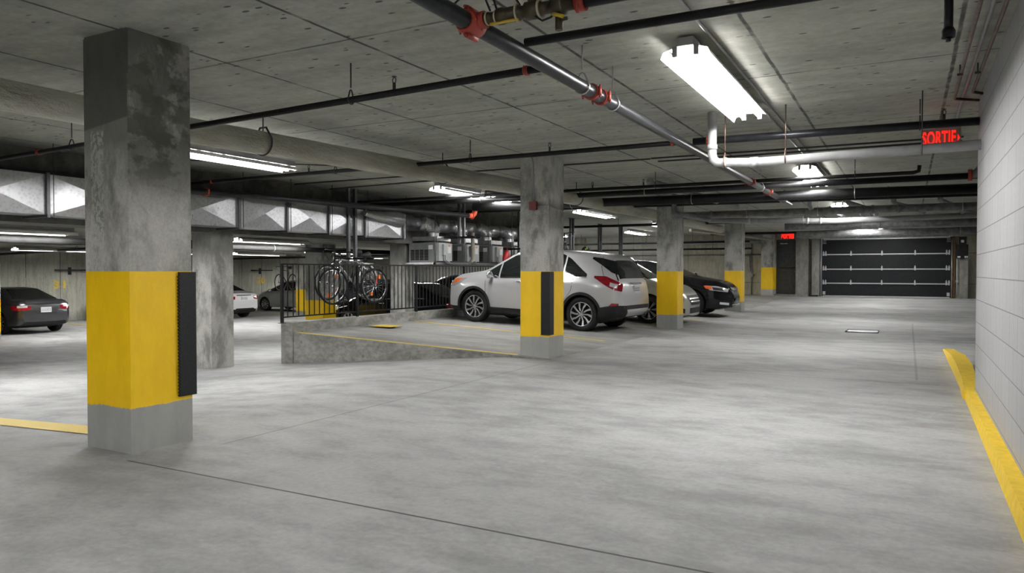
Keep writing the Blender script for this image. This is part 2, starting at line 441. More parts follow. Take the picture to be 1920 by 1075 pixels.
bm = NB(); box(bm, -28.2, 3.4, -8.4, -8.2, -.75, 3.0); struct('wall_front', bm, 'concrete')
# far wall: with openings for the garage door and the steel door
GY = 34.0
bm = NB()
box(bm, -28.2, -9.75, GY, GY + .3, -.75, 3.0, 1)
box(bm, -9.75, -5.15, GY, GY + .3, -.75, 3.0)
box(bm, -5.15, -4.05, GY, GY + .3, 2.62, 3.0)
box(bm, -4.05, -3.3, GY, GY + .3, -.1, 3.0)
box(bm, -3.3, 1.56, GY, GY + .3, 2.68, 3.0)
box(bm, 1.56, 3.4, GY, GY + .3, -.1, 3.0)
struct('wall_back', bm, ['wall_back', 'wall_white'])
bm = NB(); box(bm, -14.6, -14.1, GY - .3, GY, -.6, 2.9); struct('trim_12', bm, 'wall_back')
bm = NB(); box(bm, -4.25, -3.75, GY - .45, GY, 0, 2.9); struct('trim_3', bm, 'concrete')
bm = NB(); box(bm, -3.62, -3.32, GY - .3, GY, 0, 2.9); struct('trim_4', bm, 'concrete')
bm = NB(); box(bm, 1.78, 2.06, GY - .35, GY, 0, 1.75); struct('trim_5', bm, 'concrete')
bm = NB(); box(bm, -5.15, -4.0, GY - .62, GY + .02, .05, .26); struct('trim_6', bm, 'concrete')
bm = NB(); box(bm, -3.4, 1.7, GY - .25, GY, 2.66, 2.9); struct('trim_7', bm, 'beam')

# yellow kerb at the foot of the block wall, with its ramped end past the corner
bm = NB()
ys = [-8, 0, 4, 8.4, 9.2, 10.2, 11.4, 12.6, 13.6]
top_w = [.10, .10, .10, .10, .13, .16, .16, .14, .13]
hh = [.10, .10, .10, .10, .12, .15, .14, .07, .015]
class _P:
    def __init__(s, c): s.co = c
def KR(y): return [_P(q) for q in ((.48, y, 0), (.495, y, .10), (.60, y, .10), (.61, y, 0))]
prev = None
for y, tw, h in zip(ys, top_w, hh):
    x0 = .48 + (.02 if y > 8.3 else 0)
    r = [bm.verts.new((x0, y, 0)), bm.verts.new((x0 + .015, y, h)), bm.verts.new((x0 + tw, y, h)), bm.verts.new((x0 + tw, y, 0))]
    if y > 8.4: r[2].co.x = x0 + tw + .02; r[3].co.x = r[2].co.x + .02
    if prev:
        for k in range(3): bm.faces.new((prev[k], prev[k + 1], r[k + 1], r[k]))
    else: bm.faces.new(r)
    prev = r
    if y == 8.4:
        bm.faces.new(r[::-1])
        tag(obj('kerb', bm, 'curb_yellow'), 'long yellow painted kerb along the foot of the pale block wall', 'kerb')
        bm = NB(); prev = [bm.verts.new(q.co) for q in KR(y)]; bm.faces.new(prev)
bm.faces.new(prev[::-1])
tag(obj('kerb', bm, 'curb_yellow'), 'humped yellow end of the kerb past the corner of the block wall', 'kerb')

# ---------------------------------------------------------------- columns
def column(label, cx, cy, wx, wy, z0, z1, mat, guard=None, extra=None, group='concrete columns'):
    """cx, cy: the corner nearest the aisle and the camera (+X, -Y)"""
    t = thing('concrete_column', label, 'column', (cx - wx / 2, cy + wy / 2, z0), 0, group)
    bm = NB(); box(bm, -wx / 2, wx / 2, -wy / 2, wy / 2, -.03, z1 - z0)
    bmesh.ops.bevel(bm, geom=[e for e in bm.edges if abs(e.verts[0].co.z - e.verts[1].co.z) > .5], offset=.012, segments=2)
    obj('shaft', bm, mat, t)
    if guard:
        sx, sy = guard; th = .022; wd = .115
        bm = NB()
        X, Y = sx * wx / 2, sy * wy / 2
        zb, zt = .34, 1.245
        # an L of ribbed rubber round the corner
        a = (min(X - sx * wd, X + sx * th), max(X - sx * wd, X + sx * th)); b = (min(Y, Y + sy * th), max(Y, Y + sy * th))
        box(bm, a[0], a[1], b[0], b[1], zb, zt)
        a2 = (min(X, X + sx * th), max(X, X + sx * th)); b2 = (min(Y - sy * wd, Y), max(Y - sy * wd, Y))
        box(bm, a2[0], a2[1], b2[0], b2[1], zb, zt)
        k = 0; z = zb
        while z < zt - .02:
            xe = X - sx * wd; box(bm, min(xe, xe - sx * .006), max(xe, xe - sx * .006), b[0], b[1] , z, z + .012)
            ye = Y - sy * wd; box(bm, a2[0], a2[1], min(ye, ye - sy * .006), max(ye, ye - sy * .006), z, z + .012)
            z += .024
        obj('corner_guard', bm, 'rubber', t)
    return t
mA = column_mat('column_paint_near', seed=0.0, dark_above=2.1)
mB = column_mat('column_paint_mid', seed=4.3, dark_above=3.1)
mC = column_mat('column_paint_far', seed=9.1, dark_above=3.3)
mL = column_mat('column_paint_lower', ztop=1.1, zbot=.18, seed=2.2, dark_above=3.6)
mU = column_mat('column_bare', paint=False, seed=6.6, dark_above=1.9)
column('nearest concrete column, yellow band with a black rubber guard on its far right edge', -4.66, 3.17, .49, .49, 0, 2.9, mA, guard=(1, 1))
c2 = column('yellow banded column with black guard, standing in front of the silver crossover', -4.5, 9.47, .46, .5, 0, 2.9, mB, guard=(1, -1))
c3 = column('yellow banded column without guard, beside the nose of the pearl silver people carrier', -4.36, 15.6, .46, .46, 0, 2.9, mB)
column('yellow banded column beyond the black car nose, against the tan wall', -4.43, 22.83, .5, .5, .02, 2.9, mC)
column('small yellow banded column left of the dark steel door', -5.1, 33.0, .48, .98, .16, 2.9, mC)
column('bare unpainted concrete column under the long metal duct', -10.27, 8.45, .46, .46, -.4, 1.91, mU)
column('bare concrete column behind the railing, beside the first air unit', -10.46, 14.1, .44, .36, -.5, 1.91, mU)
column('yellow banded column behind the hanging bicycles', -13.62, 14.75, .62, .5, -.62, 1.98, mL)
column('yellow banded column farther back, left of the one behind the bicycles', -22.05, 23.2, .9, .5, -.62, 1.98, mL)
column('yellow banded column cut by the photo\'s left edge beside the charcoal coupe', -21.95, 10.62, .5, .5, -.62, 1.98, mL)
column('bare concrete column deep in the garage behind the air units', -10.46, 20.4, .44, .46, -.5, 1.91, mU)

# red alarm box and its conduit on the second column
t = thing('fire_alarm_box', 'small dark red alarm box on the column in front of the silver crossover', 'alarm box', (-4.74, 9.47, 2.19))
bm = NB(); box(bm, -.055, .055, -.05, 0, -.06, .06); bmesh.ops.bevel(bm, geom=bm.edges[:], offset=.006, segments=2); obj('body', bm, 'red_box', t)
bm = NB(); tube(bm, [(0, -.015, .06), (0, -.015, .6), (-.03, -.02, .71)], .008, 8); obj('conduit', bm, 'conduit', t)
bm = NB(); tube(bm, [(.055, -.012, 0), (.25, -.012, .0), (.252, .2, -.03), (.25, .5, -.05)], .006, 8); obj('conduit', bm, 'conduit', t)

# white downpipe on the third column
bm = NB(); tube(bm, [(-4.42, 15.53, 2.9), (-4.42, 15.53, 2.56), (-4.40, 15.5, 2.5), (-4.32, 15.6, 2.47), (-4.0, 16.9, 2.42)], .055, 14)
tag(obj('drain_pipe', bm, 'mid_pipe'), 'grey drain pipe coming down beside the column at the people carrier', 'pipe')

# ---------------------------------------------------------------- painted lines on the floor
def ground_strip(name, label, pts, wdt, zf, mat='yline', cat='floor line', n=14):
    bm = NB(); prev = None
    (x0, y0), (x1, y1) = pts; d = Vector((x1 - x0, y1 - y0)); L = d.length; d.normalize(); nn = Vector((-d.y, d.x)) * wdt / 2
    for i in range(n + 1):
        p = Vector((x0, y0)) + d * L * i / n
        r = [bm.verts.new((q.x, q.y, zf(q.x, q.y) + .006)) for q in (p + nn, p - nn)]
        if prev: bm.faces.new((prev[0], prev[1], r[1], r[0]))
        prev = r
    return tag(obj(name, bm, mat), label, cat)
ground_strip('painted_line', 'wide worn yellow line leading left from the nearest column', [(-5.15, 3.55), (-9.6, 4.15)], .24, floor_z)
ground_strip('painted_line', 'yellow line along the front edge of the raised wedge slab', [(-4.98, 9.42), (-9.28, 9.42)], .10, slab_z)
ground_strip('painted_line', 'yellow bay line beside the silver crossover, on the raised slab', [(-4.7, 12.15), (-9.2, 12.75)], .11, slab_z)
ground_strip('painted_line', 'yellow bay line between the pearl people carrier and the black car', [(-4.5, 18.4), (-9.2, 18.6)], .11, slab_z)
ground_strip('painted_line', 'yellow line lying before the tan wall near the steel door', [(-6.9, 31.6), (-4.4, 31.9)], .12, slab_z)
ground_strip('painted_line', 'short yellow bay mark beyond the column at the tan wall', [(-6.2, 26.2), (-4.7, 26.2)], .12, slab_z)
ground_strip('painted_line', 'yellow bay line under the charcoal coupe and the black sedan', [(-21.2, 14.7), (-27.8, 15.9)], .12, floor_z)
ground_strip('painted_line', 'yellow bay line beyond the light silver sedan', [(-19.6, 22.6), (-27.8, 24.2)], .12, floor_z)
bm = NB(); box(bm, -9.05, -8.55, 11.05, 11.45, .2, .208)
tag(obj('floor_mark', bm, 'yline'), 'small worn yellow mark on the slab near the railing curb', 'floor mark')
t = thing('manhole_cover', 'rectangular pale metal cover set in the floor before the garage door', 'manhole cover', (-.82, 16.8, 0.0))
bm = NB(); box(bm, -.28, .28, -.3, .3, 0, .012); obj('plate', bm, 'manhole', t)
bm = NB(); tube(bm, [(-.3, -.32, .012), (.3, -.32, .012), (.3, .32, .012), (-.3, .32, .012)], .012, 6, closed=True); obj('rim', bm, 'post', t)

# ---------------------------------------------------------------- numbers on the wall
def text_obj(name, body, size, mat, loc, rot, ext=.004, off=.0, parent=None, spacing=1.0, sx=1.0):
    cu = bpy.data.curves.new(name, 'FONT'); cu.body = body; cu.size = size; cu.extrude = ext; cu.offset = off
    cu.align_x = 'CENTER'; cu.align_y = 'CENTER'; cu.space_character = spacing
    o = bpy.data.objects.new(name, cu); C.objects.link(o)
    dg = bpy.context.evaluated_depsgraph_get(); me = bpy.data.meshes.new_from_object(o.evaluated_get(dg))
    bpy.data.objects.remove(o); me.materials.clear(); me.materials.append(M[mat])
    for v in me.vertices: v.co.x *= sx
    o = bpy.data.objects.new(name, me); C.objects.link(o); o.location = loc; o.rotation_euler = rot
    if parent: o.parent = parent
    return o
tag(text_obj('bay_number', '31', .40, 'wall_yellow', (-27.993, 16.25, .74), (PI / 2, 0, PI / 2), off=.014, spacing=1.15, sx=1.3), 'yellow stencilled number 31 on the left wall above the charcoal coupe', 'wall number')
tag(text_obj('bay_number', '20', .40, 'wall_yellow', (-27.993, 25.95, .78), (PI / 2, 0, PI / 2), off=.014, spacing=1.1, sx=1.3), 'yellow stencilled number 20 on the left wall between the two silver cars', 'wall number')

# ---------------------------------------------------------------- lamps
def make_lamp(name, label, x, y, z, length, group):
    """industrial strip: channel, slotted white reflector, two tubes, end plates; long axis = Y"""
    t = thing(name, label, 'ceiling lamp', (x, y, z), 0, group); h = length / 2
    bm = NB(); box(bm, -.055, .055, -h, h, .004, .06); obj('channel', bm, 'lamp_grey', t)
    bm = NB()
    prof = [(-.175, -.075), (-.155, -.03), (-.06, .0), (.06, .0), (.155, -.03), (.175, -.075)]
    n = max(4, int(length / .17)); seg = 2 * h / n
    for k in range(5):
        (xa, za), (xb, zb_) = prof[k], prof[k + 1]
        for i in range(n):
            a, b = -h + i * seg, -h + (i + 1) * seg
            if k in (1, 3) and z > 2:     # slots that let light up onto the ceiling
                f0, f1 = (.30, .42) if k == 1 else (.58, .70)
                cells = [(a, a + .03, 0, 1), (b - .03, b, 0, 1), (a + .03, b - .03, 0, f0), (a + .03, b - .03, f1, 1)]
            else: cells = [(a, b, 0, 1)]
            for (ya, yb, g0, g1) in cells:
                p0 = (xa + (xb - xa) * g0, za + (zb_ - za) * g0); p1 = (xa + (xb - xa) * g1, za + (zb_ - za) * g1)
                bm.faces.new([bm.verts.new(q) for q in ((p0[0], ya, p0[1]), (p1[0], ya, p1[1]), (p1[0], yb, p1[1]), (p0[0], yb, p0[1]))])
    r = obj('reflector', bm, 'white_metal', t)
    for sx in (-.075, .075):
        bm = NB(); tube(bm, [(sx, -h + .03, -.04), (sx, h - .03, -.04)], .019, 10); obj('tube', bm, 'tube', t)
        for e in (-h + .015, h - .015):
            bm = NB(); box(bm, sx - .018, sx + .018, e - .014, e + .014, -.065, .0); obj('socket', bm, 'lamp_grey', t)
    return t
LG = 'aisle ceiling lamps'; LL = 'lamps over the parking bays'; LW = 'lamps under the low ceiling'
for lab, x, y, z, L, g in [
    ('large white strip lamp on the ceiling, nearest over the aisle', -1.38, 6.35, 2.82, 2.5, LG),
    ('second white strip lamp down the aisle, behind the dark cross pipes', -1.36, 12.9, 2.82, 2.5, LG),
    ('third aisle strip lamp, glimpsed above the grey drain pipes', -1.4, 19.6, 2.82, 2.5, LG),
    ('small far aisle lamp just above the garage door', -1.4, 27.0, 2.82, 2.5, LG),
    ('strip lamp hanging left of the aisle, below the foil wrapped pipe', -7.3, 6.1, 2.66, 2.45, LL),
    ('bright strip lamp above the air units, nearer of the pair', -7.55, 11.9, 2.8, 1.5, LL),
    ('bright strip lamp above the air units, farther of the pair', -7.6, 13.7, 2.8, 1.3, LL),
    ('white strip lamp over the roof of the silver crossover', -7.3, 18.3, 2.8, 2.4, LL),
    ('lamp beyond the foil wrapped pipe, over the black car bay', -7.2, 24.2, 2.8, 2.4, LL),
    ('lamp seen end on before the white far wall', -9.6, 28.6, 2.82, 2.4, LL),
    ('thin bright lamp under the beam at the photo\'s left edge', -11.55, 5.6, 1.88, 2.6, LW),
    ('thin bright lamp under the beam right of the bare column', -11.5, 11.0, 1.90, 1.9, LW),
    ('long lamp over the charcoal coupe', -20.8, 12.1, 1.88, 2.4, LW),
    ('short lamp under the low ceiling above the light silver sedan', -19.9, 18.4, 1.88, 2.2, LW),
    ('short lamp under the low ceiling left of the column behind the bicycles', -15.8, 17.6, 1.88, 2.2, LW),
]:
    make_lamp('strip_lamp', lab, x, y, z, L, g)
for x, y, lab in ((-1.4, -0.6, 'aisle strip lamp above and just behind the viewpoint'), (-1.4, -6.0, 'aisle strip lamp farthest behind the viewpoint'),
                  (-4.6, -1.6, 'added fill lamp between aisle and bays, unseen behind the viewpoint'),  # unseen extra lamp, added to light the near column front and foreground floor
                  (-24.6, 17.2, 'added low ceiling fill lamp over the black sedan, hidden behind the nearest column'), (-20.8, 16.0, 'added low ceiling fill lamp before the black sedan, hidden behind the nearest column'),  # both added as fill for the low area, hidden by the column
                  (-20.5, 25.0, 'added low ceiling fill lamp over the tail of the grey silver hatchback'), (-14.2, 20.4, 'added low ceiling fill lamp behind the air units'),  # added fill lamps, they brighten the low parking area
                  (-17.8, 29.0, 'added low ceiling fill lamp deep behind the air units'), (-24.3, 28.0, 'added low ceiling fill lamp beyond the column behind the bicycles')):  # two more lamps added to lift the light at the back
    lo = x < -11
    make_lamp('strip_lamp', lab, x, y, 1.88 if lo else 2.82, 2.4, LW if lo else LG)
make_lamp('strip_lamp', 'added fill lamp near the white far wall, behind the rack over the crossover roof', -13.2, 28.6, 2.82, 2.4, LL)  # extra lamp added to brighten the white wall
make_lamp('strip_lamp', 'added fill lamp before the garage door, hidden above the pipes', -.9, 31.4, 2.82, 2.2, LG)  # extra lamp added to light the garage door and the floor before it

# ---------------------------------------------------------------- pipes
def hanger_bm(bm, x, y, z, r, top, axis):
    tube(bm, [(x, y, z + r + .07), (x, y, top)], .006, 6)
    pts = []
    for k in range(13):
        a = -PI / 2 + (k / 12) * 2 * PI
        d = (r + .008) * math.cos(a); zz = (r + .008) * math.sin(a)
        if math.sin(a) > .55: d *= .6; zz += .045
        pts.append((x + (0 if axis == 'x' else d), y + (d if axis == 'x' else 0), z + zz))
    tube(bm, pts[:-1], .006, 6, closed=True)

def pipe(name, label, pts, r, mat, hang=(), top=2.9, coup=(), coup_mat='red_cast', heads=(), group=None, n=14, joints=(), cat='pipe'):
    """pts: path; hang/coup/heads: positions as distance along the first straight run"""
    a, b = Vector(pts[0]), Vector(pts[1]); d = (b - a); L = d.length; d.normalize()
    ax = 'x' if abs(d.x) > abs(d.y) else 'y'
    t = thing(name, label, cat, tuple(a), 0, group)
    bm = NB(); tube(bm, [Vector(p) - a for p in pts], r, n); obj('pipe_run', bm, mat, t)
    for s in hang:
        p = d * s; bm = NB(); hanger_bm(bm, p.x, p.y, p.z, r, top - a.z, ax)
        obj('hanger', bm, 'clamp' if r > .04 else 'rod', t)
    for s in coup:
        p = d * s; bm = NB()
        u, v = frame_of(d); w2 = max(.018, r * .42)
        tube(bm, [p - d * w2, p - d * w2 * .5, p + d * w2 * .5, p + d * w2], [r * 1.12, r * 1.32, r * 1.32, r * 1.12], n)
        for sg in (1, -1):
            q = p + u * sg * r * 1.35
            tube(bm, [q - v * r * .7, q + v * r * .7], r * .34, 8)
            tube(bm, [q - v * r * 1.0 + u * sg * r * .1, q + v * r * 1.0 + u * sg * r * .1], r * .13, 6)
        obj('coupling', bm, coup_mat, t)
    for s in joints:
        p = d * s; bm = NB(); tube(bm, [p - d * .03, p + d * .03], r * 1.15, n); obj('joint_sleeve', bm, mat, t)
    for s in heads:
        p = d * s; bm = NB(); z = p.z + r
        tube(bm, [(p.x, p.y, z - .01), (p.x, p.y, z + .05)], .013, 8)
        tube(bm, [(p.x - .012, p.y, z + .05), (p.x - .016, p.y, z + .075), (p.x, p.y, z + .095)], .004, 5)
        tube(bm, [(p.x + .012, p.y, z + .05), (p.x + .016, p.y, z + .075), (p.x, p.y, z + .095)], .004, 5)
        tube(bm, [(p.x, p.y, z + .093), (p.x, p.y, z + .098)], .02, 10)
        obj('sprinkler_head', bm, 'rod', t)
    return t
GP = 'sprinkler branch pipes'
pipe('sprinkler_main', 'thick black steel sprinkler main running down the aisle ceiling', [(-2.11, -6, 2.6), (-2.11, 15.75, 2.6)], .048, 'black_pipe', hang=(7.3, 11.0, 11.63, 15.2, 18.4, 20.8), coup=(9.45, 11.18, 11.38, 17.5, 19.1), coup_mat='red_cast')
pipe('foil_wrapped_pipe', 'fat foil wrapped pipe running behind the columns', [(-6.35, -7.5, 2.6), (-6.07, 4.8, 2.6), (-5.52, 10.5, 2.6), (-5.34, 17.9, 2.6), (-5.3, 24, 2.6)], .122, 'jacket', hang=(2.5, 7.5), n=24)
for X_, Y_, lab in ((-6.07, 4.05, 'left of the nearest column'), (-5.99, 5.6, 'right of the nearest column'), (-5.73, 8.6, 'midway to the second column'), (-5.43, 12.6, 'beyond the second column')):
    pp = thing('pipe_hanger', 'black hanger bracket over the foil wrapped pipe, ' + lab, 'hanger', (X_, Y_, 2.6), 0, 'hangers of the foil wrapped pipe')
    bm = NB(); tube(bm, [(0, 0, .12), (0, 0, .30)], .007, 6); obj('rod', bm, 'rod', pp)
    bm = NB(); tube(bm, [(-.105, 0, .07), (-.045, 0, .16), (.045, 0, .16), (.105, 0, .07)], .011, 6); tube(bm, [(.13 * math.cos(a), 0, .13 * math.sin(a)) for a in [.5 - (PI + 1.0) * k / 16 for k in range(17)]], .008, 6); obj('strap', bm, 'rod', pp)
pipe('sprinkler_main', 'black steel sprinkler main in front of the long metal duct', [(-10.3, -2, 2.5), (-9.76, 7.65, 2.5), (-8.7, 14.1, 2.5)], .05, 'black_pipe', hang=(5, 8.6), coup=(9.95,), coup_mat='orange_red')
t = thing('pipe_elbow', 'bright orange red elbow at the end of the black main above the air units', 'pipe fitting', (-8.68, 14.2, 2.5))
bm = NB(); tube(bm, [(-.01, -.12, 0), (0, 0, 0), (.02, .08, .05), (.03, .12, .16), (.04, .16, .26)], [.05, .062, .06, .062, .05], 14); obj('body', bm, 'orange_red', t)
bm = NB(); tube(bm, [(.0, .0, 0), (.005, .02, 0)], .078, 14); tube(bm, [(.03, .12, .17), (.033, .125, .19)], .074, 14); obj('flange', bm, 'orange_red', t)

pipe('sprinkler_branch', 'dark branch pipe crossing over to the block wall, first below the valve', [(-2.06, 4.0, 2.64), (.57, 4.03, 2.64)], .026, 'dark_pipe', group=GP)
pipe('sprinkler_branch', 'dark branch pipe going left past the nearest column', [(-2.16, 4.45, 2.61), (-10.2, 4.95, 2.61)], .026, 'dark_pipe', hang=(1.75, 5.9), coup=(.13, 6.6), heads=(1.3,), group=GP)
pipe('sprinkler_branch', 'dark branch pipe crossing above the second column', [(-2.16, 7.93, 2.65), (-10.2, 7.9, 2.65)], .027, 'dark_pipe', hang=(2.7, 4.9), coup=(.12, 7.4), heads=(1.6, 5.4), group=GP)
pipe('sprinkler_branch', 'branch pipe lit by the nearest lamp, running to the block wall', [(-2.06, 7.96, 2.65), (.57, 8.12, 2.65)], .04, 'black_pipe', hang=(2.15,), coup=(.16,), coup_mat='orange_red', heads=(2.35,), group=GP)
pipe('sprinkler_branch', 'dark pipe with an upturned end above the second aisle lamp', [(-9.9, 11.7, 2.66), (.05, 12.0, 2.66), (.12, 12.0, 2.68), (.13, 12.0, 2.76)], .028, 'dark_pipe', hang=(3, 6.2, 9.2), heads=(5.1, 6.0), group=GP)
pipe('cross_pipe', 'black pipe crossing the aisle just past the second lamp', [(-10.1, 12.4, 2.65), (.9, 12.72, 2.65)], .048, 'dark_pipe', hang=(2.7, 6), group=GP)
pipe('cross_pipe', 'thick black pipe crossing the aisle behind the second lamp', [(-8.2, 13.5, 2.62), (1.3, 14.4, 2.62)], .085, 'dark_pipe', hang=(2.2, 4.6, 7.4), group=GP)
pipe('sprinkler_branch', 'thin dark pipe crossing before the grey drain pipes', [(-9.9, 15.0, 2.68), (1.5, 16.2, 2.68)], .035, 'dark_pipe', hang=(3, 5.5, 8.0, 9.6), heads=(4.7, 6.4, 9.9), group=GP)
pipe('sprinkler_branch', 'dark branch pipe over the rear of the silver crossover', [(-9.9, 21.6, 2.66), (-4.5, 21.6, 2.66)], .04, 'dark_pipe', hang=(2, 4), group=GP)
pipe('sprinkler_branch', 'dark branch pipe high along the white far wall', [(-14.9, 30.5, 2.45), (-5.6, 30.5, 2.45)], .04, 'dark_pipe', hang=(2, 5, 7), heads=(1.5, 6), group=GP)
pipe('sprinkler_branch', 'lower dark pipe along the white far wall', [(-13.3, 31.5, 2.2), (-5.7, 31.5, 2.2)], .04, 'dark_pipe', hang=(2.5, 6), heads=(.4,), group=GP)
for (x0, y0, x1, y1, z, r, mt, lab) in [
    (-9.8, 9.9, -3.2, 10.05, 2.83, .012, 'rod', 'thin dark conduit under the ceiling between the first two lamps'),
    (-3.2, 10.08, .56, 10.2, 2.84, .012, 'rod', 'thin dark conduit leading right to the exit sign'),
    (-3.2, 10.4, .56, 10.5, 2.84, .012, 'rod', 'thin dark conduit leading right just behind the one to the exit sign'),
    (-9.6, 10.6, -6.2, 10.4, 2.80, .012, 'rod', 'thin conduit high on the left beyond the hanging lamp'),
    (-9.6, 6.6, -7.0, 9.1, 2.84, .009, 'rod', 'thin cable along the ceiling left of the hanging lamp'),
]:
    bm = NB(); tube(bm, [(x0, y0, z), (x1, y1, z)], r, 8); tag(obj('conduit', bm, mt), lab, 'conduit')

# grey drain with a drop from the ceiling
t = thing('drain_pipe', 'pale grey drain pipe dropping from the ceiling and running to the block wall', 'pipe', (-1.80, 7.72, 2.38))
bm = NB(); tube(bm, [(0, 0, .515), (0, 0, .08), (.012, 0, .03), (.05, 0, -.005), (.12, 0, -.012), (.38, -.01, -.03), (.5, 0, -.03), (2.36, .05, .0)], .046, 18); obj('pipe_run', bm, 'grey_pvc', t)
for (a, b) in (((0, 0, .13), (0, 0, .18)), ((.38, -.01, -.03), (.46, 0, -.03)), ((.11, 0, -.01), (.15, 0, -.014))):
    bm = NB(); tube(bm, [a, b], .053, 18); obj('joint_sleeve', bm, 'grey_pvc', t)
for s, m in ((.13, 'copper'), (.72, 'copper'), (1.9, 'rod')):
    bm = NB(); hanger_bm(bm, s, 0.0, -.01, .046, .52, 'x'); obj('hanger', bm, m, t)

# drains farther down the aisle
pipe('drain_pipe', 'grey drain pipe with an upright stub, crossing past the third lamp', [(-4.75, 17.25, 2.56), (1.9, 18.2, 2.62)], .085, 'mid_pipe', hang=(1.5, 3.0, 5.8), joints=(.7, 3.9, 4.1, 4.6), group='grey drains near the garage door')
bm = NB(); tube(bm, [(-1.93, 17.45, 2.89), (-1.93, 17.45, 2.72), (-1.9, 17.5, 2.63)], .055, 14); tag(obj('drain_stub', bm, 'grey_pvc'), 'short pale stub dropping into the grey drain past the third lamp', 'pipe')
pipe('drain_pipe', 'pale grey drain pipe sagging below the third lamp', [(-4.6, 19.4, 2.58), (-1.6, 19.9, 2.50), (2.0, 20.4, 2.58)], .07, 'grey_pvc', hang=(1.2, 2.3), joints=(1.0, 2.4, 2.7), group='grey drains near the garage door')
pipe('drain_pipe', 'dark grey pipe behind the sagging pale drain', [(-3.1, 22.1, 2.52), (2.2, 22.6, 2.55)], .11, 'mid_pipe', hang=(2,), joints=(2.4,), group='grey drains near the garage door')
pipe('drain_pipe', 'thin pale pipe behind the fourth lamp', [(-3.2, 24.2, 2.55), (2.3, 24.6, 2.58)], .05, 'grey_pvc', hang=(2.0, 4.5), group='grey drains near the garage door')
pipe('drain_pipe', 'thick grey pipe nearest the garage door', [(-3.5, 27.8, 2.56), (2.6, 28.2, 2.58)], .12, 'mid_pipe', hang=(2, 5), group='grey drains near the garage door')
pipe('drain_pipe', 'black pipe over the garage door', [(-7.4, 31.6, 2.83), (2.9, 32.0, 2.80)], .05, 'dark_pipe', hang=(1.4, 4.5, 7.5, 9.3), group='grey drains near the garage door')
pipe('drain_pipe', 'grey pipe over the garage door, lower than the black one', [(-3.7, 30.3, 2.56), (2.9, 30.6, 2.56)], .06, 'mid_pipe', hang=(2, 5), group='grey drains near the garage door')
pipe('drain_pipe', 'long tan pipe slanting down past the column at the tan wall', [(-6.4, 24.4, 2.62), (-4.7, 30.5, 2.5)], .05, 'tan_pipe')
pipe('drain_pipe', 'slanting grey pipe between the dark cross pipes left of the main', [(-3.9, 12.2, 2.78), (-3.4, 17.0, 2.70)], .06, 'mid_pipe')
for (px, py, dx, lab) in ((-1.2, 18.0, .5, 'just right of the third lamp'), (-.3, 18.6, .6, 'in the middle of the aisle ceiling'), (-1.75, 20.2, .3, 'left of the fourth lamp'), (.6, 18.4, .5, 'near the right end of the grey drain'), (1.1, 21.0, .6, 'farthest right, near the garage door')):
    bm = NB(); tube(bm, [(px, py, 2.85), (px, py + .2, 2.8), (px + dx, py + 1.2, 2.66), (px + dx, py + 1.9, 2.64)], .055, 12)
    tag(obj('drain_branch', bm, 'mid_pipe'), 'short curving grey drain branch ' + lab, 'pipe', 'short drain branches')
# dark pipe end with red coupling at the wall corner
t = thing('pipe_elbow', 'dark flared pipe elbow with a red rim at the corner of the block wall', 'pipe fitting', (.78, 12.7, 2.66))
bm = NB(); tube(bm, [(0, 0, 0), (.1, .0, .02), (.17, 0, .1), (.2, 0, .24)], [.05, .075, .085, .085], 14); obj('body', bm, 'mid_pipe', t)
bm = NB(); tube(bm, [(-.02, 0, 0), (.03, 0, 0)], .085, 14); obj('coupling', bm, 'red_cast', t)

# valve assembly by the top edge
t = thing('valve_assembly', 'dark bronze valve train joined to the sprinkler main by a red clamp', 'valve', (-2.11, 3.45, 2.6))
bm = NB()
tube(bm, [(0, -.075, 0), (0, -.05, 0), (0, .05, 0), (0, .075, 0)], [.056, .068, .068, .056], 16)
for s in (1, -1): tube(bm, [(.0, -.05, s * .07), (0, .05, s * .07)], .018, 8); tube(bm, [(0, -.07, s * .075), (0, .07, s * .075)], .008, 6)
tube(bm, [(0, 0, 0), (.09, .005, .01)], .048, 14)
obj('clamp', bm, 'red_cast', t)
bm = NB(); X = [.09, .115, .12, .16, .17, .20, .22, .30, .31, .34]; R = [.034, .034, .03, .03, .045, .045, .04, .04, .034, .03]
tube(bm, [(x, 0, .01) for x in X], R, 14)
tube(bm, [(x, 0, .01) for x in (.33, .34, .42, .43, .48, .49, .56, .57, .62)], [.03, .048, .048, .032, .032, .05, .05, .035, .035], 14)
tube(bm, [(.38, 0, .01), (.38, 0, .1), (.38, .0, .13)], [.03, .032, .045], 12)
obj('valve_body', bm, 'brass', t)
for x in (.1, .155, .285, .415, .545):
    bm = NB(); tube(bm, [(x, 0, .01), (x + .01, 0, .01)], .05 if x > .2 else .037, 14); obj('thread_tape', bm, 'tape', t)
bm = NB(); tube(bm, [(.13, -.02, -.03), (.30, -.02, -.028)], .008, 6); tube(bm, [(.50, -.02, -.035), (.56, -.03, -.06)], .011, 6); obj('lever', bm, 'yel_plastic', t)
bm = NB(); tube(bm, [(.53, -.01, -.04), (.53, -.01, -.12)], .02, 10); tube(bm, [(.53, -.01, -.07), (.575, -.01, -.065)], .01, 8); obj('drain_cock', bm, 'brass', t)
bm = NB(); tube(bm, [(.62, 0, .01), (.67, 0, .01)], .05, 14); tube(bm, [(.645, -.04, -.06), (.645, -.04, .02)], .008, 6); obj('clamp', bm, 'red_cast', t)
bm = NB(); tube(bm, [(.67, 0, .01), (2.68, .05, .03)], .036, 14); obj('pipe_run', bm, 'dark_pipe', t)
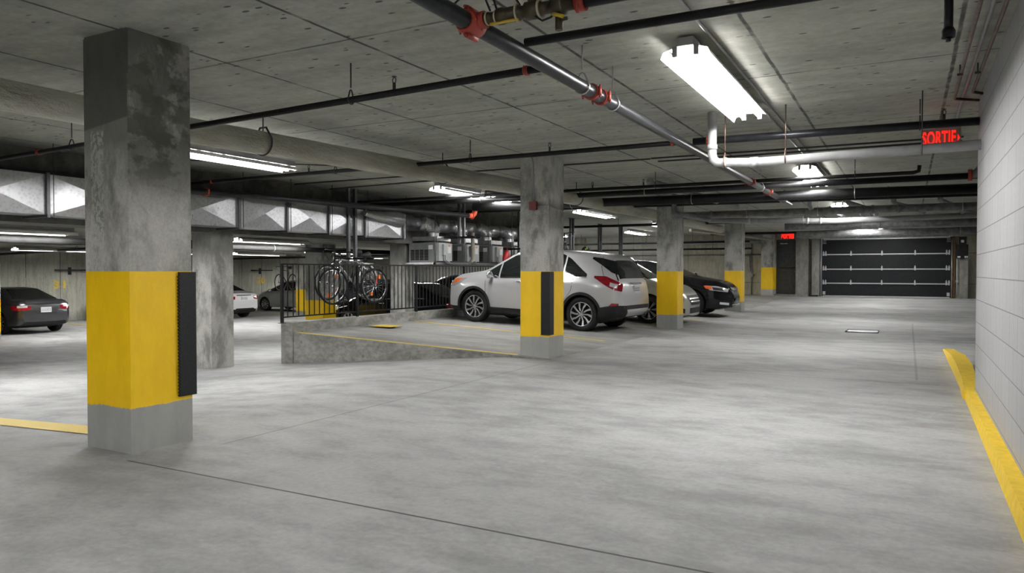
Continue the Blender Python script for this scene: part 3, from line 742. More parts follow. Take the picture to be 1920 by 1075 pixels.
for k, q in enumerate(([(.12, 0, .05), (.08, 0, .14), (-.02, 0, .18), (-.12, 0, .12)], [(.16, 0, .05), (.12, 0, .17), (.0, 0, .25), (-.1, .0, .27)], [(.40, -.02, -.03), (.44, -.02, -.06), (.49, -.02, -.05), (.50, 0, -.02)], [(.3, 0, .05), (.24, 0, .14), (.2, 0, .27)])):
    bm = NB(); tube(bm, q, .006, 6); obj('cable', bm, 'rubber', t)

# conduits along the aisle, by the lamps and by the block wall
bm = NB(); tube(bm, [(-1.22, -7, 2.88), (-1.22, 34, 2.88)], .011, 8); tag(obj('conduit', bm, 'conduit'), 'steel conduit running along the ceiling beside the aisle lamps', 'conduit')
bm = NB(); tube(bm, [(-1.30, 7.7, 2.88), (-1.30, 11.6, 2.88)], .009, 8); tag(obj('conduit', bm, 'conduit'), 'short steel conduit linking the first two aisle lamps', 'conduit')
bm = NB(); tube(bm, [(.365, -7, 2.84), (.36, 7.9, 2.84), (.362, 7.93, 2.84), (.56, 8.05, 2.83)], .013, 8); tag(obj('conduit', bm, 'copper'), 'brownish pipe at the ceiling, left of the three by the block wall', 'conduit', 'pipes beside the block wall')
bm = NB(); tube(bm, [(.45, -7, 2.86), (.43, 11, 2.86)], .013, 8); tag(obj('conduit', bm, 'conduit'), 'steel conduit at the ceiling, middle of the three by the block wall', 'conduit', 'pipes beside the block wall')
bm = NB(); tube(bm, [(.53, -7, 2.84), (.49, 7.7, 2.84), (.565, 7.76, 2.83)], .014, 8); tag(obj('conduit', bm, 'copper'), 'dark brown pipe tucked against the top of the block wall', 'conduit', 'pipes beside the block wall')
for x, y in ((.35, 6.9), (.47, 6.9)):
    bm = NB(); tube(bm, [(x, y, 2.9), (x, y, 2.82)], .006, 6); box(bm, x - .02, x + .02, y - .01, y + .01, 2.815, 2.83)
    tag(obj('pipe_clip', bm, 'rod'), 'small black clip on the %s pipe beside the block wall' % ('brownish' if x < .4 else 'steel'), 'pipe clip', 'clips beside the block wall')
t = thing('drop_pipe', 'short black pipe hanging straight down from the ceiling near the block wall', 'pipe', (.17, 4.41, 2.45))
bm = NB(); tube(bm, [(0, 0, .45), (0, 0, .0)], .022, 14); obj('pipe_run', bm, 'dark_pipe', t)
bm = NB(); tube(bm, [(0, 0, .0), (0, 0, .03), (0, 0, .05)], [.032, .034, .024], 14); tube(bm, [(0, 0, -.02), (0, 0, 0)], .012, 8); obj('cap', bm, 'rubber', t)
bm = NB(); tube(bm, [(0, 0, .2), (0, 0, .21)], .024, 14); obj('band', bm, 'clamp', t)

# low pipe under the beam, left
pipe('low_pipe', 'dark pipe below the concrete beam, passing behind the bare column', [(-11.9, -2, 1.72), (-11.75, 21.6, 1.74)], .055, 'low_dark', hang=(4, 7.2, 9.6, 13.3, 18), top=1.96)
pipe('low_pipe', 'thin dark pipe under the low ceiling above the light silver sedan', [(-14.2, 3, 1.84), (-13.9, 21.6, 1.84)], .03, 'dark_pipe', hang=(5, 9, 13), top=1.96)
pipe('low_pipe', 'dark cross pipe under the low ceiling, over the charcoal coupe', [(-27.8, 13.9, 1.82), (-12, 9.6, 1.82)], .04, 'dark_pipe', hang=(4, 9), top=1.96)
pipe('low_pipe', 'dark cross pipe under the low ceiling, over the light silver sedan', [(-27.8, 23.5, 1.82), (-12, 20.6, 1.82)], .04, 'dark_pipe', hang=(4, 9), top=1.96)
for x, y, lab in ((-28.0, 25.9, 'dark wall bracket between the light silver sedan and the grey hatchback'), (-28.0, 16.6, 'dark wall bracket over the charcoal coupe')):
    bm = NB(); box(bm, x, x + .3, y - .55, y + .55, 1.27, 1.32); box(bm, x, x + .05, y - .05, y + .05, 1.12, 1.4); tag(obj('wall_bracket', bm, 'rail_black'), lab, 'wall bracket', 'bicycle brackets on the left wall')

# ---------------------------------------------------------------- rectangular duct
t = thing('air_duct', 'long galvanised rectangular duct with crossed panels hung under the left ceiling', 'duct', (-10.02, 0, 2.24))
x0, x1, z0, z1 = -.24, .24, -.26, .26
bm = NB(); box(bm, x0, x1, -6, 13.2, z0, z1); obj('casing', bm, 'duct', t)
L = 1.42; y = -6 + .1; k = 0
sections = [-1.1, .2, 1.5, 2.85, 4.2, 5.52, 7.05, 8.6, 9.67, 10.74, 11.8, 13.1]
for ya, yb in zip(sections, sections[1:]):
    bm = NB()
    c = bm.verts.new((x1 + .055, (ya + yb) / 2, 0))
    q = [bm.verts.new(p) for p in ((x1 + .004, ya + .01, z0), (x1 + .004, yb - .01, z0), (x1 + .004, yb - .01, z1), (x1 + .004, ya + .01, z1))]
    for i in range(4): bm.faces.new((q[i], q[(i + 1) % 4], c))
    obj('crossed_panel', bm, 'duct', t)
    bm = NB(); box(bm, x0 - .03, x1 + .045, yb - .02, yb + .02, z0 - .035, z0 - .002); box(bm, x1 + .002, x1 + .045, yb - .02, yb + .02, z0, z1 + .02); obj('flange', bm, 'post', t)
    bm = NB(); tube(bm, [(x1 + .05, yb + .06, z0 - .02), (x1 + .05, yb + .06, .66)], .006, 6); obj('hanger_rod', bm, 'rod', t)

# ---------------------------------------------------------------- air units
def make_unit(label, y):
    t = thing('air_unit', label, 'air unit', (-9.62, y, 1.46), 0, 'air units above the railing')
    bm = NB(); box(bm, -.76, -.012, 0, .62, 0, .46); bmesh.ops.bevel(bm, geom=bm.edges[:], offset=.008, segments=1); obj('cabinet', bm, 'hvac', t)
    for k in range(4):
        bm = NB(); a = -.71 + k * .13
        for j in range(7): box(bm, a, a + .11, -.006, .002, .05 + j * .036, .05 + j * .036 + .03)
        obj('louvre', bm, 'louvre', t)
    bm = NB(); box(bm, -.74, .02, .02, .6, .50, .60); bmesh.ops.bevel(bm, geom=bm.edges[:], offset=.005, segments=1); obj('drain_tray', bm, 'clamp', t)
    bm = NB()
    for a in (.06, .56): tube(bm, [(.0, a, .4), (.0, a, .62)], .012, 6)
    obj('bracket', bm, 'conduit', t)
    bm = NB(); box(bm, -.012, .06, .04, .60, .03, .45); bmesh.ops.bevel(bm, geom=bm.edges[:], offset=.006, segments=1); cp = obj('control_panel', bm, 'hvac_light', t)
    bm = NB(); box(bm, .06, .12, .16, .30, .17, .42); bmesh.ops.bevel(bm, geom=bm.edges[:], offset=.006, segments=1); obj('switch_box', bm, 'hvac_light', cp)
    bm = NB(); box(bm, .06, .064, .40, .54, .22, .40); box(bm, -.5 + .3, -.5 + .42, -.009, -.005, .3, .4); obj('sticker', bm, 'label', cp)
    bm = NB(); box(bm, .06, .065, .42, .52, .37, .4); obj('warning_sticker', bm, 'orange', cp)
    bm = NB(); tube(bm, [(.09, .2, .17), (.09, .2, .05), (.12, .3, -.02), (.1, .5, -.03)], .010, 6); tube(bm, [(.09, .26, .17), (.09, .27, .06), (.13, .36, 0), (.1, .55, -.02)], .010, 6); obj('flexible_cable', bm, 'conduit', t)
    # round collar and mitred elbow to a horizontal duct
    bm = NB(); lathe(bm, [(.15, .60), (.15, .72)], (-.3, .31, 0), 'z', 24); obj('collar', bm, 'duct', t)
    bm = NB(); tube(bm, [(-.3, .31, .70), (-.3, .31, .78), (-.33, .28, .86), (-.42, .2, .90), (-.55, .08, .90)], .17, 20); e = obj('elbow', bm, 'duct', t)
    bm = NB(); tube(bm, [(-.3, .31, .775), (-.3, .31, .79)], .185, 20); tube(bm, [(-.42, .2, .9), (-.43, .19, .9)], .185, 20); obj('seam_band', bm, 'clamp', e)
    bm = NB(); tube(bm, [(-.55, .08, .90), (-.62, -.4, .90)], .165, 20); obj('round_duct', bm, 'duct', t)
    return t
for k, y in enumerate((14.15, 15.4, 16.65, 17.9, 19.15)):
    lab = ['first air unit above the railing, right of the bare column, grille fully seen',
           'second air unit above the railing, behind the tan riser pipe',
           'third air unit above the railing, with a hanging cable loop',
           'fourth air unit above the railing, beside the red bicycle bag',
           'last air unit above the railing, partly hidden by the column'][k]
    make_unit(lab, y)
bm = NB(); tube(bm, [(-10.15, 13.9, 2.36), (-10.05, 13.25, 2.36), (-9.75, 12.9, 2.37), (-9.6, 11.6, 2.42)], [.17, .18, .17, .05], 18)
tag(obj('duct_reducer', bm, 'duct'), 'tapering round duct piece left of the first air unit', 'duct')
t = thing('unit_platform', 'steel platform frame carrying the air units above the railing', 'steel frame', (-9.62, 14.0, 1.46))
bm = NB(); box(bm, .03, .07, 0, 6.3, -.05, 0); box(bm, -.78, -.74, 0, 6.3, -.05, 0)
for k in range(6): box(bm, -.78, .07, k * 1.25, k * 1.25 + .04, -.05, -.005)
obj('frame', bm, 'conduit', t)
for k in range(6):
    bm = NB(); tube(bm, [(.05, .05 + k * 1.24, -.05), (.05, .05 + k * 1.24, 1.43)], .01, 6); obj('hanger_rod', bm, 'conduit', t)
bm = NB(); tube(bm, [(-9.35, 15.2, 1.45), (-9.35, 15.35, 1.52), (-9.38, 15.4, 1.62), (-9.38, 15.4, 2.2)], .045, 12)
tag(obj('riser_pipe', bm, 'tan_pipe'), 'tan insulated riser pipe between the first two air units', 'pipe')

# ---------------------------------------------------------------- railing
t = thing('railing', 'black steel railing with upright bars on the curb behind the silver crossover', 'railing', (-9.42, 9.2, .36))
RL = 14.0
bm = NB(); box(bm, -.02, .02, 0, RL, 1.0, 1.025); obj('top_rail', bm, 'rail_black', t)
bm = NB(); box(bm, -.012, .012, 0, RL, .09, .115); obj('bottom_rail', bm, 'rail_black', t)
y = 0.0; k = 0
while y <= RL + .01:
    bm = NB(); box(bm, -.022, .022, y - .022 if k else -.022, y + .022, 0, 1.02); box(bm, -.05, .05, y - .05, y + .05, 0, .008); obj('post', bm, 'rail_black', t)
    y += 1.95; k += 1
k = 0
for i in range(7):
    for j in range(1, 15):
        yy = i * 1.95 + j * .13; k += 1
        if k > 98: break
        bm = NB(); box(bm, -.007, .007, yy - .007, yy + .007, .1, 1.01); obj('bar', bm, 'rail_black', t)

# ---------------------------------------------------------------- bicycle racks and bicycles
def rack(label, x, y, zb=1.36, arm=.9):
    t = thing('bicycle_rack', label, 'bicycle rack', (x, y, zb), 0, 'hanging bicycle racks'); H = 2.9 - zb
    for s in (0, .2):
        bm = NB(); box(bm, -.03, .03, s - .03, s + .03, 0, H); box(bm, -.03, .03, s - .09, s + .09, H - .012, H); obj('post', bm, 'post', t)
    bm = NB(); box(bm, -.45, .45, -.04, -.01, .12, .16); box(bm, -.45, .45, .21, .24, .12, .16); obj('arm', bm, 'rail_black', t)
    bm = NB(); box(bm, -.02, .02, -.03, .23, H * .62, H * .62 + .05); obj('tie', bm, 'rail_black', t)
    return t
rack('bicycle rack posts above the pair of hanging bicycles', -9.72, 11.25)
rack('rack posts between the second and third air units', -9.2, 14.5, 1.9)
rack('rack posts before the last air unit, left of the second column', -9.0, 17.1, 1.7)
rack('bicycle rack over the roof of the silver crossover, with a bicycle stored in it', -9.2, 20.9, 1.4)
rack('bare rack posts seen right of the crossover roof', -9.45, 23.9, 1.2)
rack('rack posts nearest the white far wall with a wheel hanging on them', -9.25, 25.45, 1.0)

def bike(label, x, y, z, rz, fm, group='hanging bicycles', orange=False, rack_=False):
    t = thing('bicycle', label, 'bicycle', (x, y, z), rz, group)
    R = .34; fx_, rx_ = .53, -.52
    def wheel(cx, tyre='rubber2'):
        bm = NB(); tube(bm, [(cx + R * math.cos(a), 0, R + R * math.sin(a)) for a in [2 * PI * k / 36 for k in range(36)]], .018, 8, closed=True)
        wo = obj('wheel', bm, tyre, t)
        bm = NB(); r2 = R - .03
        tube(bm, [(cx + r2 * math.cos(a), 0, R + r2 * math.sin(a)) for a in [2 * PI * k / 36 for k in range(36)]], .011, 6, closed=True); obj('rim', bm, 'bike_silver', wo)
        bm = NB()
        for k in range(20):
            a = 2 * PI * k / 20; tube(bm, [(cx, .02 * (-1) ** k, R), (cx + r2 * math.cos(a), 0, R + r2 * math.sin(a))], .0022, 4)
        tube(bm, [(cx, -.04, R), (cx, .04, R)], .016, 8); obj('spokes', bm, 'bike_silver', wo)
        if orange:
            bm = NB(); box(bm, cx - .15, cx - .07, -.006, .006, R + .14, R + .22); box(bm, cx + .05, cx + .14, -.006, .006, R - .2, R - .13); obj('reflector', bm, 'orange', wo)
    wheel(fx_); wheel(rx_)
    bb = (-.08, 0, .29); st = (-.22, 0, .80); hd = (.34, 0, .86); hb = (.37, 0, .74)
    bm = NB()
    for a, b, r in ((bb, st, .016), (st, hd, .016), (bb, hb, .019), (hd, hb, .02)): tube(bm, [a, b], r, 8)
    for s in (-.045, .045):
        tube(bm, [(bb[0], s * .6, bb[2]), (rx_, s, R)], .009, 6); tube(bm, [(st[0] - .01, s * .5, st[2] - .03), (rx_, s, R)], .008, 6)
    obj('frame', bm, fm, t)
    bm = NB()
    for s in (-.05, .05): tube(bm, [(.375, s, .70), (.42, s, .58), (fx_, s, R)], .012, 6)
    tube(bm, [(.375, -.05, .70), (.375, .05, .70)], .015, 6); tube(bm, [hb, (.375, 0, .70)], .014, 6); obj('fork', bm, 'bike_silver', t)
    bm = NB(); tube(bm, [hd, (.32, 0, .95), (.38, 0, .98)], .014, 6); tube(bm, [(.30, -.3, 1.0), (.36, -.2, 1.0), (.38, 0, .98), (.36, .2, 1.0), (.30, .3, 1.0)], .013, 8); obj('handlebar', bm, 'bike_black', t)
    bm = NB(); tube(bm, [(.40, -.15, 1.0), (.52, -.14, .96), (.50, -.05, .84), (.43, 0, .72)], .004, 5); tube(bm, [(.40, .15, 1.0), (.54, .12, .93), (.46, .03, .8), (.2, 0, .8)], .004, 5); obj('brake_cable', bm, 'rubber', t)
    bm = NB(); tube(bm, [st, (-.25, 0, .93)], .013, 6); tube(bm, [(-.42, 0, .95), (-.36, 0, .955), (-.22, 0, .95), (-.12, 0, .945)], [.03, .075, .04, .018], 8); obj('saddle', bm, 'rubber', t)
    bm = NB(); tube(bm, [(bb[0], .04, bb[2]), (bb[0], .047, bb[2])], .09, 18); tube(bm, [(bb[0], .055, bb[2]), (bb[0] + .14, .06, bb[2] - .09)], .01, 6); tube(bm, [(bb[0], -.05, bb[2]), (bb[0] - .14, -.06, bb[2] + .09)], .01, 6)
    box(bm, bb[0] + .10, bb[0] + .18, .06, .15, bb[2] - .105, bb[2] - .08); box(bm, bb[0] - .18, bb[0] - .10, -.15, -.06, bb[2] + .08, bb[2] + .105); obj('crank', bm, 'bike_black', t)
    if rack_:
        bm = NB(); tube(bm, [(rx_ - .2, -.06, .72), (st[0], -.05, .74)], .006, 6); tube(bm, [(rx_ - .2, .06, .72), (st[0], .05, .74)], .006, 6); tube(bm, [(rx_ - .2, -.06, .72), (rx_ - .2, .06, .72)], .006, 6)
        tube(bm, [(rx_ + R * 1.1 * math.cos(a), 0, R + R * 1.12 * math.sin(a)) for a in [PI * (.3 + .06 * k) for k in range(11)]], .02, 6); obj('mudguard', bm, 'bike_white', t)
        bm = NB(); box(bm, rx_ - R - .02, rx_ - R, -.02, .02, .3, .4); obj('tail_reflector', bm, 'red', t)
    return t
bike('silver bicycle hanging nearer the railing, orange reflectors in its front wheel', -9.68, 11.38, .62, math.radians(-100), 'bike_silver', orange=True)
bike('black bicycle hanging behind the silver one, white rear mudguard', -10.02, 11.55, .69, math.radians(-93), 'bike_black', rack_=True)
bike('dark bicycle hanging on the left wall beyond the silver hatchback', -22.9, 22.6, .45, math.radians(-75), 'bike_black')
bike('dark bicycle stored over the crossover roof, right of the second column', -9.3, 20.6, 1.42, math.radians(-60), 'bike_black')
t = thing('storage_bag', 'dark covered bundle on the rack right of the second column', 'bag', (-9.5, 21.0, 1.72))
bm = NB(); bmesh.ops.create_icosphere(bm, subdivisions=3, radius=.3)
for v in bm.verts: v.co = Vector((v.co.x * .9, v.co.y * 1.5, v.co.z * .75 + .04 * math.sin(v.co.y * 19) + .03 * math.sin(v.co.x * 23)))
obj('cover', bm, 'rubber', t, smooth=True)
t = thing('helmet', 'lime and black helmet hanging at the end of the dark bundle', 'helmet', (-8.95, 21.5, 1.84))
bm = NB(); bmesh.ops.create_icosphere(bm, subdivisions=3, radius=.15)
for v in bm.verts: v.co.z *= 1.25; v.co.y *= .8
obj('shell', bm, 'plastic', t, smooth=True)
bm = NB()
for k in range(5):
    a = -.8 + k * .4; tube(bm, [(.15 * math.sin(a) * 1.0, -.115, -.1 + .05 * k), (.15 * math.sin(a) * .8, -.12, -.02 + .05 * k)], .018, 6)
obj('decal', bm, 'green', t)
t = thing('bicycle_bag', 'bright red bag hanging before the last air unit', 'bag', (-9.32, 17.0, 1.62))
bm = NB(); tube(bm, [(0, 0, .15), (0, .05, .23)], .01, 6); obj('strap', bm, 'red', t)
bm = NB(); bmesh.ops.create_icosphere(bm, subdivisions=3, radius=.15)
for v in bm.verts: v.co = Vector((v.co.x * .55, v.co.y * 1.1, v.co.z * 1.3 + v.co.y * .5))
obj('body', bm, 'red', t, smooth=True)
bm = NB(); box(bm, .05, .09, .02, .06, .05, .18); obj('strip', bm, 'label', t)
t = thing('bicycle', 'bicycle wheel and frame piece hanging on the rack at the white far wall', 'wheel', (-9.2, 25.4, 1.2))
bm = NB(); tube(bm, [(.25 * math.cos(a), .18 * math.cos(a), .34 * math.sin(a)) for a in [2 * PI * k / 30 for k in range(30)]], .02, 8, closed=True); obj('tyre', bm, 'rubber2', t)
bm = NB(); tube(bm, [(.1, .05, -.45), (.0, .0, -.15), (-.1, 0, -.12), (.05, .1, -.5)], .015, 6, closed=True); obj('bracket', bm, 'rod', t)

# wall-mounted service pipe and conduit by the tan wall
bm = NB(); tube(bm, [(-13.6, 33.93, 2.0), (-5.6, 33.93, 2.0)], .025, 8); tag(obj('wall_pipe', bm, 'mid_pipe'), 'thin horizontal pipe along the white and tan far wall', 'pipe')
bm = NB(); tube(bm, [(-9.6, 33.4, 2.56), (-5.6, 33.4, 2.56)], .09, 12); tag(obj('wall_pipe', bm, 'grey_pvc'), 'thick pale pipe at the top of the tan wall', 'pipe')
t = thing('wall_conduit', 'grey conduit with two switch boxes on the tan wall left of the steel door', 'conduit', (-6.15, 33.95, .1))
bm = NB(); tube(bm, [(0, 0, 0), (0, 0, 1.0), (0, 0, 2.8)], .02, 8); tube(bm, [(-.55, 0, 1.85), (-.12, 0, 1.85), (-.07, 0, 1.8), (-.07, 0, 1.2)], .018, 8); obj('conduit_run', bm, 'conduit', t)
bm = NB(); box(bm, -.07, .07, -.08, .03, .9, 1.05); obj('switch_box', bm, 'hvac_light', t)
bm = NB(); box(bm, -.11, -.03, -.06, .02, 1.15, 1.3); obj('switch_box', bm, 'hvac_light', t)

# ---------------------------------------------------------------- garage door and steel door
bm = NB(); box(bm, -3.24, 1.5, GY - .02, GY + .03, .19, 2.62); gd = struct('door_1', bm, 'door_black')
gd['label'] = 'wide black garage door with pale horizontal struts'
levels = (2.60, 1.96, 1.34, .745, .205)
for i in range(4):
    z1_, z0_ = levels[i], levels[i + 1]
    bm = NB(); box(bm, -3.24, 1.5, GY - .045, GY - .02, z0_ + .01, z1_ - .01)
    for k in range(1, 4): box(bm, -3.24, 1.5, GY - .05, GY - .045, z0_ + (z1_ - z0_) * k / 4 - .008, z0_ + (z1_ - z0_) * k / 4 + .008)
    obj('door_panel', bm, 'door_black', gd)
for z in levels:
    bm = NB(); box(bm, -3.2, 1.46, GY - .1, GY - .04, z - .022, z + .022); obj('strut', bm, 'door_bar', gd)
for z in levels[1:4]:
    for f in (.012, .031, .237, .482, .735, .967, .986):
        x = -3.24 + 4.74 * f
        bm = NB(); box(bm, x - .028, x + .028, GY - .09, GY - .05, z - .05, z + .10); tube(bm, [(x, GY - .07, z + .08), (x, GY - .07, z + .15)], [.034, .012], 8)
        obj('hinge', bm, 'door_bar', gd)
for x in (-3.15, 1.41):
    bm = NB(); box(bm, x - .05, x + .05, GY - .09, GY - .05, .26, .40); obj('corner_bracket', bm, 'door_bar', gd)
    for k in range(3):
        bm = NB(); box(bm, x - .07, x + .07, GY - .07, GY - .045, 2.42 + k * .055, 2.44 + k * .055); obj('vent_bar', bm, 'clamp', gd)
for x in (-3.36, 1.56):
    bm = NB(); box(bm, x - .06, x + .06, GY - .12, GY + .02, .1, 2.68); struct('trim_8' if x < 0 else 'trim_9', bm, 'jamb')
    bm = NB(); tube(bm, [(x * .975, GY - .16, .2), (x * .975, GY - .16, 2.5)], .02, 6); tag(obj('door_track', bm, 'clamp'), 'thin steel track on the %s side of the garage door' % ('left' if x < 0 else 'right'), 'door track')
t = thing('door_operator', 'dark lifting shaft with springs above the garage door', 'door motor', (-.9, GY - .3, 2.78))
bm = NB(); tube(bm, [(-2.4, 0, 0), (2.5, 0, 0)], .02, 8); obj('shaft', bm, 'rod', t)
for a, b in ((-1.6, -.2), (.25, 1.5)):
    bm = NB(); tube(bm, [(a, 0, 0), (b, 0, 0)], .055, 12); obj('spring', bm, 'plastic', t)
bm = NB(); box(bm, -.14, -.02, -.06, .06, -.1, .08); box(bm, .1, .22, -.06, .06, -.1, .08); obj('bearing', bm, 'jamb', t)
t = thing('control_box', 'dark electrical control boxes on the wall right of the garage door', 'control box', (1.85, GY - .36, 1.75))
bm = NB(); box(bm, -.2, .2, -.12, 0, .0, .55); box(bm, -.12, .14, -.16, 0, .35, .85); obj('case', bm, 'plastic', t)
bm = NB(); box(bm, -.05, .05, -.17, -.16, .62, .72); obj('sticker', bm, 'label', t)
bm = NB(); box(bm, -.16, -.06, -.13, -.12, .03, .09); box(bm, .08, .12, -.13, -.12, .02, .1); box(bm, .14, .18, -.13, -.12, .02, .1); obj('sticker', bm, 'label', t)
bm = NB()
for x in (-.15, .1):
    for z in (.92, 1.02): tube(bm, [(x, -.05, z), (x, -.08, z)], .02, 6)
obj('bolt', bm, 'clamp', t)
bm = NB(); tube(bm, [(1.7, GY - .1, .3), (1.7, GY - .1, 2.0)], .022, 8); box(bm, 1.65, 1.75, GY - .14, GY - .06, .82, .9); tag(obj('conduit', bm, 'door_bar'), 'pale upright conduit right of the garage door', 'conduit')
bm = NB(); box(bm, -3.7, -3.35, GY - .5, GY - .32, .17, .24); tag(obj('floor_box', bm, 'rubber'), 'low black box on the floor left of the garage door', 'box')

bm = NB(); box(bm, -5.06, -4.12, GY + .02, GY + .07, .26, 2.56); d2 = struct('door_2', bm, 'steel_door')
bm = NB(); box(bm, -5.0, -4.18, GY + .012, GY + .02, 1.38, 1.42); obj('door_panel', bm, 'sill', d2)
bm = NB(); box(bm, -5.15, -5.06, GY - .03, GY + .08, .26, 2.62); box(bm, -4.12, -4.05, GY - .03, GY + .08, .26, 2.62); box(bm, -5.06, -4.12, GY - .03, GY + .08, 2.56, 2.62); obj('door_frame', bm, 'steel_door', d2)
bm = NB(); box(bm, -4.95, -4.65, GY - .01, GY + .02, 2.44, 2.48); obj('door_closer', bm, 'clamp', d2)
bm = NB(); tube(bm, [(-4.24, GY + .02, 1.25), (-4.24, GY - .03, 1.25), (-4.36, GY - .03, 1.25)], .012, 6); obj('door_handle', bm, 'clamp', d2)

# exit signs
t = thing('exit_sign', 'glowing red SORTIE exit sign hung near the corner of the block wall', 'exit sign', (.285, 8.75, 2.615))
bm = NB(); box(bm, -.175, .175, 0, .05, -.105, .10); bmesh.ops.bevel(bm, geom=bm.edges[:], offset=.006, segments=2); obj('housing', bm, 'exit_white', t)
bm = NB(); box(bm, -.06, .06, .0, .04, .1, .12); box(bm, .0, .02, .0, .03, .12, .3); obj('mount', bm, 'exit_case', t)
text_obj('lettering', 'SORTIE', .190, 'exit_red', (-.02, -.008, -.005), (PI / 2, 0, 0), off=.0035, parent=t, sx=.46, spacing=1.08)
bm = NB(); q = [bm.verts.new(p) for p in ((.145, -.006, .03), (.145, -.006, -.04), (.165, -.006, -.005))]; bm.faces.new(q); obj('arrow', bm, 'exit_red', t)
t = thing('exit_sign', 'small glowing red exit sign above the dark steel door', 'exit sign', (-4.55, 33.3, 2.74))
bm = NB(); box(bm, -.24, .24, 0, .06, -.12, .12); obj('housing', bm, 'exit_case', t)
text_obj('lettering', 'SORTIE', .23, 'exit_red', (0, -.01, 0), (PI / 2, 0, 0), off=.022, parent=t, sx=.66)
bm = NB(); tube(bm, [(.0, .03, .12), (0, .03, .16)], .02, 6); obj('mount', bm, 'exit_case', t)

# ---------------------------------------------------------------- cars
def smooth_curve(pts, xs, sg=.03):
    px = [p[0] for p in pts]; pz = [p[1] for p in pts]
    out = np.zeros(len(xs)); ws = 0
    for k in range(-6, 7):
        wgt = math.exp(-(k / 3) ** 2); out += wgt * np.interp(np.clip(xs + k * sg / 2.2, px[0], px[-1]), px, pz); ws += wgt
    return out / ws

